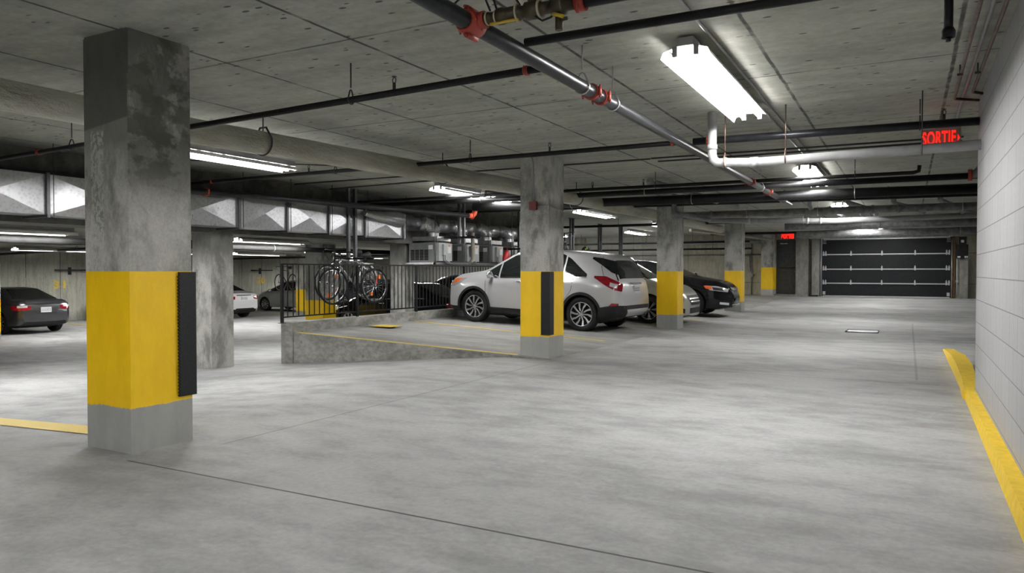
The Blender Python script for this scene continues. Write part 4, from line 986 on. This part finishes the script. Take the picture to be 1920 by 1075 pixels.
def car(label, P, loc, heading, pitch=0.0, detail=True):
    """P: profile dict, x forward from mid-wheelbase. heading: direction the nose points, radians from +X"""
    t = thing('car', label, 'car', loc, heading, 'parked cars'); t.rotation_euler = (0, -pitch, heading)
    xa, xb = P['top'][0][0], P['top'][-1][0]
    base = np.linspace(0, 1, 84); e = np.array([.0, .002, .005, .009, .014, .02, .028])
    xs = np.unique(np.concatenate([base, e, 1 - e])) * (xb - xa) + xa
    zt = smooth_curve(P['top'], xs, P.get('sg', .035)); zb = smooth_curve(P['bot'], xs); bl = smooth_curve(P['belt'], xs, .06)
    hw = smooth_curve(P['wid'], xs, .05)
    bl = np.minimum(bl, zt - .035)
    tum = P.get('tumble', .30)
    def ring(i):
        Z, z0, b, wd = zt[i], zb[i], bl[i], hw[i]; h = b - z0; cabin = Z - b
        pts = [(0, z0), (.55 * wd, z0), (.86 * wd, z0 + .01), (.95 * wd, z0 + .06 * h), (.985 * wd, z0 + .18 * h), (.998 * wd, z0 + .34 * h), (1.0 * wd, z0 + .5 * h), (.992 * wd, z0 + .62 * h), (.99 * wd, z0 + .74 * h), (.982 * wd, z0 + .86 * h), (.962 * wd, z0 + .95 * h), (.935 * wd, b)]
        x9 = .935 * wd; wr = max(.3 * wd, .90 * wd - tum * cabin); rr = min(.09, cabin * .45)
        for f in (.2, .4, .6, .8, 1.0):
            pts.append((x9 + (wr - x9) * f + .018 * math.sin(PI * f) * min(1, cabin * 2), b + (Z - rr - b) * f))
        pts += [(wr - .025, Z - rr * .5), (wr - .075, Z - rr * .2), (wr * .72, Z - rr * .05), (wr * .36, Z - .0), (0, Z)]
        return pts
    bm = NB(); rings = []
    for i, x in enumerate(xs):
        half = ring(i)
        full = [(y, z) for y, z in half] + [(-y, z) for y, z in half[-2:0:-1]]
        rings.append([bm.verts.new((x, y, z)) for y, z in full])
    n = len(rings[0]); clad = P.get('clad', None)
    for i in range(len(rings) - 1):
        for j in range(n):
            f = bm.faces.new((rings[i][j], rings[i][(j + 1) % n], rings[i + 1][(j + 1) % n], rings[i + 1][j])); f.smooth = True
            c = f.calc_center_median()
            jj = min(j, n - 1 - j)
            if jj < 2: f.material_index = 1
            elif clad and c.z < clad(c.x): f.material_index = 1
    bm.faces.new(rings[0][::-1]); bm.faces.new(rings[-1])
    bmesh.ops.recalc_face_normals(bm, faces=bm.faces[:])
    bvh = BVHTree.FromBMesh(bm)
    me = bpy.data.meshes.new('body'); bm.to_mesh(me); bm.free()
    for m in (P['paint'], 'plastic'): me.materials.append(M[m])
    body = bpy.data.objects.new('body', me); C.objects.link(body)
    # wheel wells
    R = P['R']; WB = P['wb'] / 2
    bmc = NB()
    for wx in (WB, -WB):
        for s in (1, -1):
            cx = []
            for sg, yy in ((0, s * (P['hw'] - .30)), (1, s * (P['hw'] + .15))):
                cx.append([bmc.verts.new((wx + (R + .045) * math.cos(a), yy, R + .005 + (R + .045) * math.sin(a))) for a in [2 * PI * k / 40 for k in range(40)]])
            for k in range(40): bmc.faces.new((cx[0][k], cx[0][(k + 1) % 40], cx[1][(k + 1) % 40], cx[1][k])).material_index = 1
            bmc.faces.new(cx[0][::-1]).material_index = 1; bmc.faces.new(cx[1]).material_index = 1
    bmesh.ops.recalc_face_normals(bmc, faces=bmc.faces[:])
    mc = bpy.data.meshes.new('well'); bmc.to_mesh(mc); bmc.free(); mc.materials.append(M[P['paint']]); mc.materials.append(M['plastic'])
    cut = bpy.data.objects.new('well', mc); C.objects.link(cut)
    md = body.modifiers.new('b', 'BOOLEAN'); md.object = cut; md.operation = 'DIFFERENCE'; md.solver = 'EXACT'
    dg = bpy.context.evaluated_depsgraph_get(); dg.update()
    me2 = bpy.data.meshes.new_from_object(body.evaluated_get(dg)); body.modifiers.clear()
    body.data = me2; bpy.data.objects.remove(cut)
    body.data.shade_smooth(); body.data.set_sharp_from_angle(angle=math.radians(38))
    body.parent = t

    def proj(p, d, off):
        d = Vector(d).normalized(); o = Vector(p) - d * 4
        hit, nrm, idx, dist = bvh.ray_cast(o, d)
        if hit is None:
            hit, nrm, idx, dist = bvh.find_nearest(Vector(p))
        if nrm.dot(d) > 0: nrm = -nrm
        return hit + nrm * off
    def resample(pts, n):
        P3 = [Vector(p) for p in pts]; L = [0]
        for a, b in zip(P3, P3[1:]): L.append(L[-1] + (b - a).length)
        out = []
        for k in range(n + 1):
            s = L[-1] * k / n; j = 0
            while j < len(L) - 2 and L[j + 1] < s: j += 1
            f = (s - L[j]) / max(1e-9, L[j + 1] - L[j]); out.append(P3[j].lerp(P3[j + 1], min(1, max(0, f))))
        return out
    def patch(name, lo, up, d, mat, n=16, m=6, off=.004, parent=None, mirror=True):
        res = None
        for s in ((1, -1) if mirror else (1,)):
            A = resample(lo, n); B = resample(up, n); bm = NB(); V = []
            for a, b in zip(A, B):
                V.append([bm.verts.new(proj((q.x, q.y * s, q.z), (d[0], d[1] * s, d[2]), off)) for q in [a.lerp(b, j / m) for j in range(m + 1)]])
            for i in range(n):
                for j in range(m):
                    try: bm.faces.new((V[i][j], V[i + 1][j], V[i + 1][j + 1], V[i][j + 1])).smooth = True
                    except ValueError: pass
            res = obj(name, bm, mat, parent or t)
        return res
    side = (0, -1, 0)
    def S_(x, z): return (x, .3, z)
    ztf = lambda x: float(np.interp(x, xs, zt)); blf = lambda x: float(np.interp(x, xs, bl))
    # side windows between the pillars
    g = P.get('gap', .075)
    for (wa, wb_) in P['win']:
        X = np.linspace(wa, wb_, 20)
        lo = [S_(x, blf(x) + .035) for x in X]; wt = P.get('wintop', [(-3, 3), (3, 3)])
        up = [S_(x, max(blf(x) + .037, min(ztf(x) - g, float(np.interp(x, [q[0] for q in wt], [q[1] for q in wt]))))) for x in X]
        if P.get('chrome', True):
            patch('window_trim', [S_(x, blf(x) + .008) for x in X], [S_(x, blf(x) + .034) for x in X], side, 'chrome', 20, 1, .006)
        patch('side_window', lo, up, side, 'glass', 20, 8, .004)
    for nm, key in (('windshield', 'ws'), ('rear_window', 'rw')):
        (x0, h0), (x1, h1) = P[key]
        patch(nm, [(x0, -h0, 0), (x0, h0, 0)], [(x1, -h1, 0), (x1, h1, 0)], (0, 0, -1), 'glass', 16, 10, .004, mirror=False)
    # door seams and handles
    for pts in P['seams']:
        A = [S_(x, z) for x, z in pts]
        Bp = [S_(x + .009, z) for x, z in pts]
        patch('door_seam', A, Bp, side, 'sill', 14, 1, .0015)
    for (x, z) in P['handles']:
        for s in (1, -1):
            p = proj((x, .3 * s, z), (0, -s, 0), .0); q = proj((x - .17, .3 * s, z + .005), (0, -s, 0), .0); o_ = Vector((0, s * .03, 0))
            bm = NB(); tube(bm, [p, p + o_ + Vector((-.02, 0, 0)), q + o_ + Vector((.02, 0, 0)), q], [.010, .013, .013, .010], 8); obj('door_handle', bm, P.get('handle_mat', P['paint']), t)
    # mirrors
    mx, mz = P['mirror']
    for s in (1, -1):
        p = proj((mx, .3 * s, mz), (0, -s, 0), 0)
        bm = NB(); bmesh.ops.create_icosphere(bm, subdivisions=3, radius=1)
        for v in bm.verts:
            v.co = Vector((v.co.x * .07 + (.02 if v.co.x < 0 else 0), v.co.y * .10, v.co.z * .078)) + p + Vector((0, s * .13, .03))
        tube(bm, [p, p + Vector((0, s * .07, .0))], .025, 8)
        obj('side_mirror', bm, P.get('mirror_mat', P['paint']), t, smooth=True)
    # lamps and trim
    for (nm, lo, up, d, mat, off) in P['patches']:
        patch(nm, lo, up, d, mat, 16, 6, off)
    for (nm, lo, up, d, mat, off) in P.get('single', []):
        patch(nm, lo, up, d, mat, 16, 5, off, mirror=False)
    # wheel-arch lips
    if P.get('arch'):
        wd_ = P['arch']
        for wx in (WB, -WB):
            A = [S_(wx + (R + .035) * math.cos(a), R + .005 + (R + .035) * math.sin(a)) for a in [PI * (-.12 + 1.24 * k / 30) for k in range(31)]]
            Bq = [S_(wx + (R + .035 + wd_) * math.cos(a), R + .005 + (R + .035 + wd_) * math.sin(a)) for a in [PI * (-.12 + 1.24 * k / 30) for k in range(31)]]
            patch('arch_cladding', A, Bq, side, 'plastic', 40, 3, .011)
    # plate
    if P.get('plate'):
        x, z, sg = P['plate']
        p = proj((x, 0, z), (-sg, 0, 0), .012)
        bm = NB(); box(bm, p.x - .008, p.x + .008, -.155, .155, z - .077, z + .077); pl = obj('license_plate', bm, 'plate', t)
        bm = NB()
        for k in range(6):
            y = -.12 + k * .047; box(bm, p.x + sg * .008 - .002, p.x + sg * .008 + .003, y, y + .026, z - .035, z - .02); box(bm, p.x + sg * .008 - .002, p.x + sg * .008 + .003, y, y + .008, z - .035, z + .035); box(bm, p.x + sg * .008 - .002, p.x + sg * .008 + .003, y, y + .026, z + .022, z + .035)
        obj('plate_characters', bm, 'ink', pl)
    # wheels
    ns = P.get('spokes', 10); r = R; rr = R * .70; W2 = .105
    for wx in (WB, -WB):
        for s in (1, -1):
            yc = s * (P['hw'] - .035 - W2)
            bm = NB(); pr = [(rr * .98, -W2), (r - .03, -W2), (r - .008, -W2 * .8), (r, -W2 * .5), (r, W2 * .5), (r - .008, W2 * .8), (r - .03, W2), (rr * 1.02, W2 * .98), (rr, W2 * .85), (rr, -W2 * .9)]
            lathe(bm, pr, (wx, yc, R), 'y', 44); ty = obj('tyre', bm, 'rubber2', t)
            bm = NB(); o = W2 * s
            lathe(bm, [(rr * 1.0, o * .9), (rr * .955, o * .95), (rr * .93, o * .7), (rr * .90, o * .2), (rr * .3, o * .15)], (wx, yc, R), 'y', 44, 0)
            for f in bm.faces:
                c = f.calc_center_median(); rad = math.hypot(c.x - wx, c.z - R)
                if rad < rr * .915: f.material_index = 1
            for k in range(ns):
                a = 2 * PI * k / ns + (.1 if wx > 0 else 0)
                tw = P.get('twist', 0.0)
                for dd in ((0,) if not P.get('twin') else (-.09, .09)):
                    ca, sa = math.cos(a + dd), math.sin(a + dd); w_ = rr * .085 * 10 / ns * (1 if not P.get('twin') else .5)
                    ca2, sa2 = math.cos(a + dd + tw), math.sin(a + dd + tw)
                    V = []
                    for (q, wq, hq, c_, s_) in ((.14, w_ * .62, .86, ca, sa), (.55, w_ * .8, .8, ca, sa), (.95, w_ * 1.2, .9, ca2, sa2)):
                        for sw in (-1, 1):
                            for dep in (0, -.035):
                                V.append(bm.verts.new((wx + rr * q * c_ - sw * wq * s_, yc + o * hq + s * dep, R + rr * q * s_ + sw * wq * c_)))
                    for b0 in (0, 4):
                        for (i0, i1, i2, i3) in ((0, 2, 6, 4), (1, 5, 7, 3), (0, 4, 5, 1), (2, 3, 7, 6)):
                            bm.faces.new([V[b0 + q] for q in (i0, i1, i2, i3)])
            lathe(bm, [(.001, o * .97), (rr * .12, o * .95), (rr * .17, o * .86), (rr * .17, o * .5)], (wx, yc, R), 'y', 20)
            for k in range(5):
                a = 2 * PI * k / 5; tube(bm, [(wx + rr * .24 * math.cos(a), yc + o * .8, R + rr * .24 * math.sin(a)), (wx + rr * .24 * math.cos(a), yc + o * .88, R + rr * .24 * math.sin(a))], .011, 6, mi=1)
            obj('rim', bm, ['alloy', 'plastic'], ty)
    # underbody
    bm = NB(); box(bm, -WB - .3, WB + .3, -P['hw'] + .32, P['hw'] - .32, .17, .3); obj('underbody', bm, 'plastic', t)
    return t, patch, proj

def sc(pts, k=1.0): return [tuple(p) for p in pts]
SUV = dict(paint='p_silver', R=.347, wb=2.56, hw=.888, sg=.04, tumble=.30, gap=.085,
    top=[(-2.12, .60), (-2.105, .93), (-2.06, 1.02), (-1.98, 1.08), (-1.92, 1.30), (-1.80, 1.50), (-1.66, 1.555), (-1.2, 1.60), (-.5, 1.625), (.05, 1.615), (.38, 1.56), (1.05, 1.17), (1.20, 1.125), (1.75, 1.04), (2.0, .93), (2.11, .80), (2.17, .58)],
    bot=[(-2.12, .44), (-2.05, .33), (-1.8, .25), (-1.2, .20), (1.4, .20), (1.9, .21), (2.1, .25), (2.17, .36)],
    belt=[(-2.12, 1.0), (-1.6, 1.07), (-.6, 1.03), (.4, .985), (1.1, .96), (1.8, .90), (2.17, .78)],
    wid=[(-2.12, .60), (-2.08, .72), (-1.98, .80), (-1.6, .87), (-1.28, .888), (1.28, .888), (1.7, .86), (1.98, .76), (2.12, .60), (2.17, .42)],
    clad=lambda x: .33,
    win=[(-1.36, -.86), (-.82, .02), (.09, .66), (.70, .98)], ws=((.42, .60), (1.02, .72)), rw=((-2.0, .72), (-1.83, .64)), wintop=[(-1.40, 1.12), (-.95, 1.44), (-.6, 1.60), (2, 2)],
    seams=[[(.95, .36), (.98, .6), (1.0, .95)], [(.04, .36), (.04, 1.02)], [(-.80, .40), (-.90, .60), (-1.05, .8), (-1.08, 1.05), (-1.0, 1.3)], [(-1.62, 1.5), (-1.64, 1.3), (-1.72, 1.1)]],
    handles=[(.22, .93), (-.68, .97)], handle_mat='chrome', mirror=(.84, 1.02), mirror_mat='chrome', spokes=10, twist=.12, arch=.055, plate=None,
    patches=[('rear_cladding', [(-1.66, .87, .24), (-1.9, .83, .27), (-2.02, .76, .30), (-2.09, .68, .34)], [(-1.66, .87, .50), (-1.9, .83, .55), (-2.02, .77, .56), (-2.09, .70, .56)], (.62, -.78, 0), 'plastic', .010),
             ('tail_light', [(-1.55, .85, 1.08), (-1.75, .83, .95), (-1.92, .78, .86), (-2.04, .66, .83)], [(-1.56, .85, 1.12), (-1.8, .82, 1.12), (-1.94, .76, 1.05), (-2.06, .64, .97)], (.6, -.8, 0), 'tail_red', .010),
             ('tail_light', [(-1.86, .82, .93), (-1.98, .75, .89)], [(-1.88, .82, 1.0), (-2.0, .74, .97)], (.6, -.8, 0), 'tail_clear', .014),
             ('rear_window', [(-1.50, .8, 1.45), (-1.72, .8, 1.32), (-1.90, .78, 1.19), (-1.985, .68, 1.15)], [(-1.52, .8, 1.49), (-1.68, .75, 1.475), (-1.80, .68, 1.44), (-1.86, .58, 1.42)], (.55, -.83, 0), 'glass', .006),
             ('headlight', [(1.62, .8, .84), (1.85, .8, .76), (2.05, .7, .74)], [(1.50, .8, .95), (1.85, .8, .93), (2.08, .6, .86)], (-.5, -.86, 0), 'tail_clear', .008),
             ('headlight', [(1.72, .8, .86), (1.95, .8, .80)], [(1.62, .8, .93), (1.92, .8, .92)], (-.5, -.86, 0), 'amber', .012),
             ('fog_reflector', [(-1.84, .82, .53), (-2.02, .74, .56)], [(-1.92, .82, .60), (-2.02, .74, .60)], (.6, -.8, 0), 'tail_red', .012),
             ('roof_rail', [(-1.5, .52, 0), (.1, .54, 0)], [(-1.5, .56, 0), (.1, .58, 0)], (0, 0, -1), 'plastic', .03),
             ('sill_trim', [(-.85, .3, .335), (.85, .3, .335)], [(-.85, .3, .365), (.85, .3, .365)], (0, -1, 0), 'plastic', .012)],
    single=[('rear_cladding', [(-2.1, -.70, .34), (-2.1, .70, .34)], [(-2.1, -.72, .56), (-2.1, .72, .56)], (1, 0, 0), 'plastic', .010),
            ('skid_plate', [(-2.1, -.46, .35), (-2.1, .46, .35)], [(-2.1, -.56, .48), (-2.1, .56, .48)], (1, 0, 0), 'p_silver', .022),
            ('chrome_strip', [(-2.1, -.30, .965), (-2.1, .30, .965)], [(-2.1, -.30, 1.0), (-2.1, .30, 1.0)], (1, 0, 0), 'chrome', .02),
            ('brake_light', [(-1.60, -.14, 0), (-1.60, .14, 0)], [(-1.57, -.14, 0), (-1.57, .14, 0)], (0, 0, -1), 'orange', .02),
            ('grille', [(2.15, -.35, .55), (2.15, .35, .55)], [(2.15, -.42, .76), (2.15, .42, .76)], (-1, 0, 0), 'plastic', .01)])
SUV['plate'] = (-2.1, .87, -1)

MPV = dict(paint='p_pearl', R=.325, wb=2.70, hw=.893, sg=.05, tumble=.30, gap=.075,
    top=[(-2.15, .60), (-2.13, .95), (-2.05, 1.08), (-1.75, 1.45), (-1.6, 1.52), (-1.0, 1.56), (-.1, 1.565), (.35, 1.50), (1.22, 1.04), (1.36, 1.0), (1.85, .89), (2.08, .76), (2.17, .60), (2.20, .46)],
    bot=[(-2.15, .40), (-2.0, .26), (-1.6, .18), (1.7, .16), (2.0, .17), (2.20, .22)],
    belt=[(-2.15, .98), (-1.0, 1.0), (.6, .94), (1.3, .89), (1.9, .76), (2.2, .56)],
    wid=[(-2.15, .62), (-2.05, .78), (-1.6, .88), (-1.2, .893), (1.3, .893), (1.7, .87), (2.0, .76), (2.14, .60), (2.20, .40)],
    win=[(-1.7, -.95), (-.88, -.02), (.05, .80), (.86, 1.14)], ws=((.42, .60), (1.24, .74)), rw=((-2.02, .66), (-1.74, .58)),
    seams=[[(1.02, .30), (1.03, .6), (1.06, .88)], [(.0, .3), (.0, .97)], [(1.25, .92), (1.7, .80), (1.95, .70)]],
    handles=[(.15, .88), (-.80, .9)], mirror=(.92, .97), spokes=8, twin=True, arch=0,
    patches=[('headlight', [(1.72, .8, .60), (1.92, .76, .56), (2.1, .6, .54)], [(1.62, .8, .76), (1.92, .74, .76), (2.08, .56, .70)], (-.62, -.78, 0), 'tail_clear', .008),
             ('headlight', [(1.80, .8, .60), (1.95, .72, .59), (2.06, .6, .58)], [(1.76, .8, .70), (1.95, .72, .70), (2.05, .6, .66)], (-.62, -.78, 0), 'plastic', .012),
             ('fog_vent', [(1.98, .78, .30), (2.12, .58, .28)], [(1.96, .78, .42), (2.12, .58, .38)], (-.7, -.7, 0), 'plastic', .01)],
    single=[('grille', [(2.2, -.36, .46), (2.2, .36, .46)], [(2.2, -.46, .68), (2.2, .46, .68)], (-1, 0, 0), 'plastic', .012),
            ('grille_bar', [(2.2, -.42, .585), (2.2, .42, .585)], [(2.2, -.42, .615), (2.2, .42, .615)], (-1, 0, 0), 'chrome', .03),
            ('grille_bar', [(2.2, -.40, .52), (2.2, .40, .52)], [(2.2, -.40, .54), (2.2, .40, .54)], (-1, 0, 0), 'chrome', .03),
            ('lower_grille', [(2.2, -.42, .27), (2.2, .42, .27)], [(2.2, -.45, .40), (2.2, .45, .40)], (-1, 0, 0), 'plastic', .012),
            ('lower_lip', [(2.2, -.6, .19), (2.2, .6, .19)], [(2.2, -.6, .22), (2.2, .6, .22)], (-1, 0, 0), 'chrome', .02)])
BLK = dict(paint='p_black', R=.35, wb=2.68, hw=.93, sg=.05, tumble=.30, gap=.08,
    top=[(-2.3, .60), (-2.27, .95), (-2.1, 1.05), (-1.7, 1.09), (-1.55, 1.12), (-.9, 1.40), (-.5, 1.45), (.05, 1.445), (.4, 1.38), (1.15, 1.07), (1.35, 1.04), (1.95, .97), (2.18, .88), (2.28, .74), (2.33, .50)],
    bot=[(-2.3, .42), (-2.1, .28), (-1.6, .2), (1.6, .19), (2.0, .20), (2.33, .28)],
    belt=[(-2.3, .98), (-1, 1.0), (.6, .97), (1.3, .96), (1.9, .88), (2.33, .62)],
    wid=[(-2.3, .66), (-2.15, .8), (-1.7, .91), (-1.2, .93), (1.3, .93), (1.8, .90), (2.1, .80), (2.26, .62), (2.33, .44)],
    win=[(-1.25, -.80), (-.74, .0), (.06, .78), (.84, 1.04)], ws=((.46, .60), (1.12, .74)), rw=((-1.52, .66), (-.95, .56)),
    seams=[[(1.02, .30), (1.06, .93)], [(.0, .3), (.0, 1.0)]], handles=[(.15, .92), (-.80, .95)], mirror=(.95, 1.04), spokes=10, arch=0,
    patches=[('headlight', [(1.75, .8, .72), (2.0, .76, .70), (2.2, .58, .68)], [(1.62, .8, .84), (1.95, .76, .83), (2.22, .52, .76)], (-.62, -.78, 0), 'tail_clear', .008),
             ('headlight', [(1.86, .8, .73), (2.12, .7, .71)], [(1.82, .8, .80), (2.1, .7, .78)], (-.62, -.78, 0), 'plastic', .012),
             ('headlight', [(1.68, .85, .76), (1.82, .8, .74)], [(1.62, .85, .83), (1.80, .8, .83)], (-.62, -.78, 0), 'amber', .014),
             ('fog_vent', [(2.05, .78, .36), (2.24, .56, .34)], [(2.05, .78, .42), (2.24, .56, .40)], (-.7, -.7, 0), 'chrome', .01)],
    single=[('grille', [(2.33, -.34, .52), (2.33, .34, .52)], [(2.33, -.44, .80), (2.33, .44, .80)], (-1, 0, 0), 'plastic', .012),
            ('grille_bar', [(2.33, -.40, .74), (2.33, 0, .66), (2.33, .40, .74)], [(2.33, -.42, .81), (2.33, 0, .76), (2.33, .42, .81)], (-1, 0, 0), 'chrome', .03),
            ('lower_grille', [(2.33, -.5, .34), (2.33, .5, .34)], [(2.33, -.5, .36), (2.33, .5, .36)], (-1, 0, 0), 'chrome', .02)])
def tail(z0, z1, xr, xi=.25, y0=.85, y1=.45):
    return [('tail_light', [(xr + xi, y0, z0 + .04), (xr + .1, y0 - .05, z0), (xr, y1, z0 + .03)], [(xr + xi + .02, y0, z1 - .02), (xr + .1, y0 - .05, z1), (xr, y1, z1 - .02)], (.72, -.69, 0), 'tail_red', .008)]
SEDAN = dict(paint='p_white', R=.32, wb=2.67, hw=.877, sg=.05, tumble=.34, gap=.075,
    top=[(-2.27, .55), (-2.25, .90), (-2.18, 1.01), (-1.75, 1.05), (-1.62, 1.07), (-.85, 1.38), (-.45, 1.43), (.1, 1.425), (.4, 1.36), (1.15, 1.0), (1.3, .96), (1.9, .82), (2.15, .68), (2.23, .45)],
    bot=[(-2.27, .38), (-2.1, .25), (-1.6, .18), (1.6, .17), (2.0, .18), (2.23, .25)],
    belt=[(-2.27, .93), (-1, .97), (.6, .92), (1.3, .87), (2.23, .62)],
    wid=[(-2.27, .60), (-2.2, .74), (-2.0, .82), (-1.4, .872), (1.3, .877), (1.8, .84), (2.1, .7), (2.23, .42)],
    win=[(-1.25, -.72), (-.66, .05), (.11, .78), (.82, 1.06)], ws=((.44, .58), (1.12, .70)), rw=((-1.58, .66), (-.92, .54)),
    seams=[[(1.0, .3), (1.02, .86)], [(.06, .3), (.06, .92)], [(-.85, .3), (-.9, .95)]], handles=[(.2, .84), (-.66, .86)], mirror=(.86, .93), spokes=9, arch=0,
    patches=tail(.74, .90, -2.24) + [('tail_light', [(-2.12, .75, .73), (-2.23, .5, .73)], [(-2.12, .75, .76), (-2.23, .5, .76)], (.72, -.69, 0), 'tail_clear', .012), ('headlight', [(1.7, .8, .62), (2.1, .6, .56)], [(1.62, .8, .76), (2.08, .55, .68)], (-.6, -.8, 0), 'tail_clear', .008)],
    single=[('chrome_strip', [(-2.26, -.36, .905), (-2.26, .36, .905)], [(-2.26, -.36, .93), (-2.26, .36, .93)], (1, 0, 0), 'chrome', .014), ('lower_bumper', [(-2.26, -.5, .36), (-2.26, .5, .36)], [(-2.26, -.42, .42), (-2.26, .42, .42)], (1, 0, 0), 'plastic', .01)])
SEDAN['plate'] = (-2.26, .80, -1)
COUPE = dict(SEDAN); COUPE.update(paint='p_char', chrome=False, tumble=.38,
    top=[(-2.2, .55), (-2.18, .90), (-2.1, 1.0), (-1.8, 1.02), (-1.62, 1.03), (-.75, 1.345), (-.35, 1.38), (.1, 1.37), (.4, 1.31), (1.2, .97), (1.35, .93), (1.9, .80), (2.15, .66), (2.23, .45)],
    win=[(-1.15, .0), (.06, .80), (.84, 1.06)], rw=((-1.58, .68), (-.82, .54)), handles=[(-.05, .84)],
    patches=tail(.70, .86, -2.17, y1=.42) + [('tail_light', [(-2.05, .72, .79), (-2.15, .5, .79)], [(-2.05, .72, .85), (-2.15, .5, .85)], (.72, -.69, 0), 'tail_clear', .012)],
    single=[('trunk_recess', [(-2.2, -.30, .60), (-2.2, .30, .60)], [(-2.2, -.40, .80), (-2.2, .40, .80)], (1, 0, 0), 'plastic', .006), ('spoiler', [(-2.14, -.55, 0), (-2.14, .55, 0)], [(-2.06, -.55, 0), (-2.06, .55, 0)], (0, 0, -1), 'p_char', .035)])
COUPE['wid'] = [(-2.2, .60), (-2.13, .74), (-1.95, .82), (-1.4, .872), (1.3, .877), (1.8, .84), (2.1, .7), (2.23, .42)]
COUPE['bot'] = [(-2.2, .38), (-2.05, .26), (-1.6, .18), (1.6, .17), (2.0, .18), (2.23, .25)]
COUPE['belt'] = [(-2.2, .93), (-1, .94), (.6, .90), (1.3, .86), (2.23, .62)]
COUPE['plate'] = (-2.2, .72, -1)
DSED = dict(SEDAN); DSED.update(paint='p_black', handle_mat='chrome', mirror_mat='p_black')
HATCH = dict(SEDAN); HATCH.update(paint='p_grey', chrome=False, hw=.86, wb=2.57, R=.31, plate=None,
    top=[(-1.95, .55), (-1.93, .95), (-1.82, 1.08), (-1.55, 1.35), (-1.35, 1.42), (-.6, 1.455), (.0, 1.44), (.35, 1.37), (1.15, 1.0), (1.35, .95), (1.8, .82), (2.05, .68), (2.10, .45)],
    bot=[(-1.95, .38), (-1.8, .25), (-1.4, .18), (1.5, .17), (1.9, .18), (2.1, .25)], belt=[(-1.95, .98), (-1, .98), (.6, .91), (1.3, .86), (2.1, .62)],
    wid=[(-1.95, .60), (-1.85, .76), (-1.4, .85), (1.25, .86), (1.7, .82), (1.98, .68), (2.10, .42)],
    win=[(-1.25, -.72), (-.66, .05), (.11, .78), (.82, 1.06)], rw=((-1.82, .62), (-1.58, .55)),
    patches=tail(.86, 1.1, -1.9, .2) + [('headlight', [(1.6, .8, .62), (1.98, .6, .58)], [(1.45, .8, .78), (1.96, .55, .70)], (-.6, -.8, 0), 'tail_clear', .008)], single=[])
NAVY = dict(HATCH); NAVY.update(paint='p_navy')
DHATCH = dict(HATCH); DHATCH.update(paint='p_char')
DHATCH['top'] = [(x, z * 1.12) for x, z in HATCH['top']]; DHATCH['belt'] = [(x, z * 1.1) for x, z in HATCH['belt']]; DHATCH['hw'] = .88

car('silver white crossover parked nose left behind the second column', SUV, (-6.955, 14.40, .10), PI - math.radians(3.0), math.radians(2.2))
car('pearl silver people carrier parked nose out, right of the silver crossover', MPV, (-6.62, 17.25, .09), 0, math.radians(-2.2))
car('glossy black car with its nose out beyond the people carrier', BLK, (-6.45, 20.45, .10), 0, math.radians(-2.2))
ZL = -.615
car('charcoal coupe at the photo\'s left, rear towards us below the number 31', COUPE, (-24.9, 12.75, ZL), PI)
car('black sedan beside the charcoal coupe, side seen left of the nearest column', DSED, (-25.6, 17.9, ZL), PI)
car('light silver sedan, rear towards us right of the bare column', SEDAN, (-25.2, 20.45, ZL), PI)
car('grey silver hatchback parked nose to the wall right of the number 20', HATCH, (-25.5, 25.9, ZL), PI)
car('dark blue hatchback behind the hanging bicycles', NAVY, (-25.4, 31.3, ZL), PI)
car('black sedan parked below the hanging bicycles, windscreen and door seen through the bars', DSED, (-12.6, 16.95, -.47), PI)
car('dark grey hatchback behind the railing left of the crossover nose', DHATCH, (-12.35, 19.5, -.47), PI)
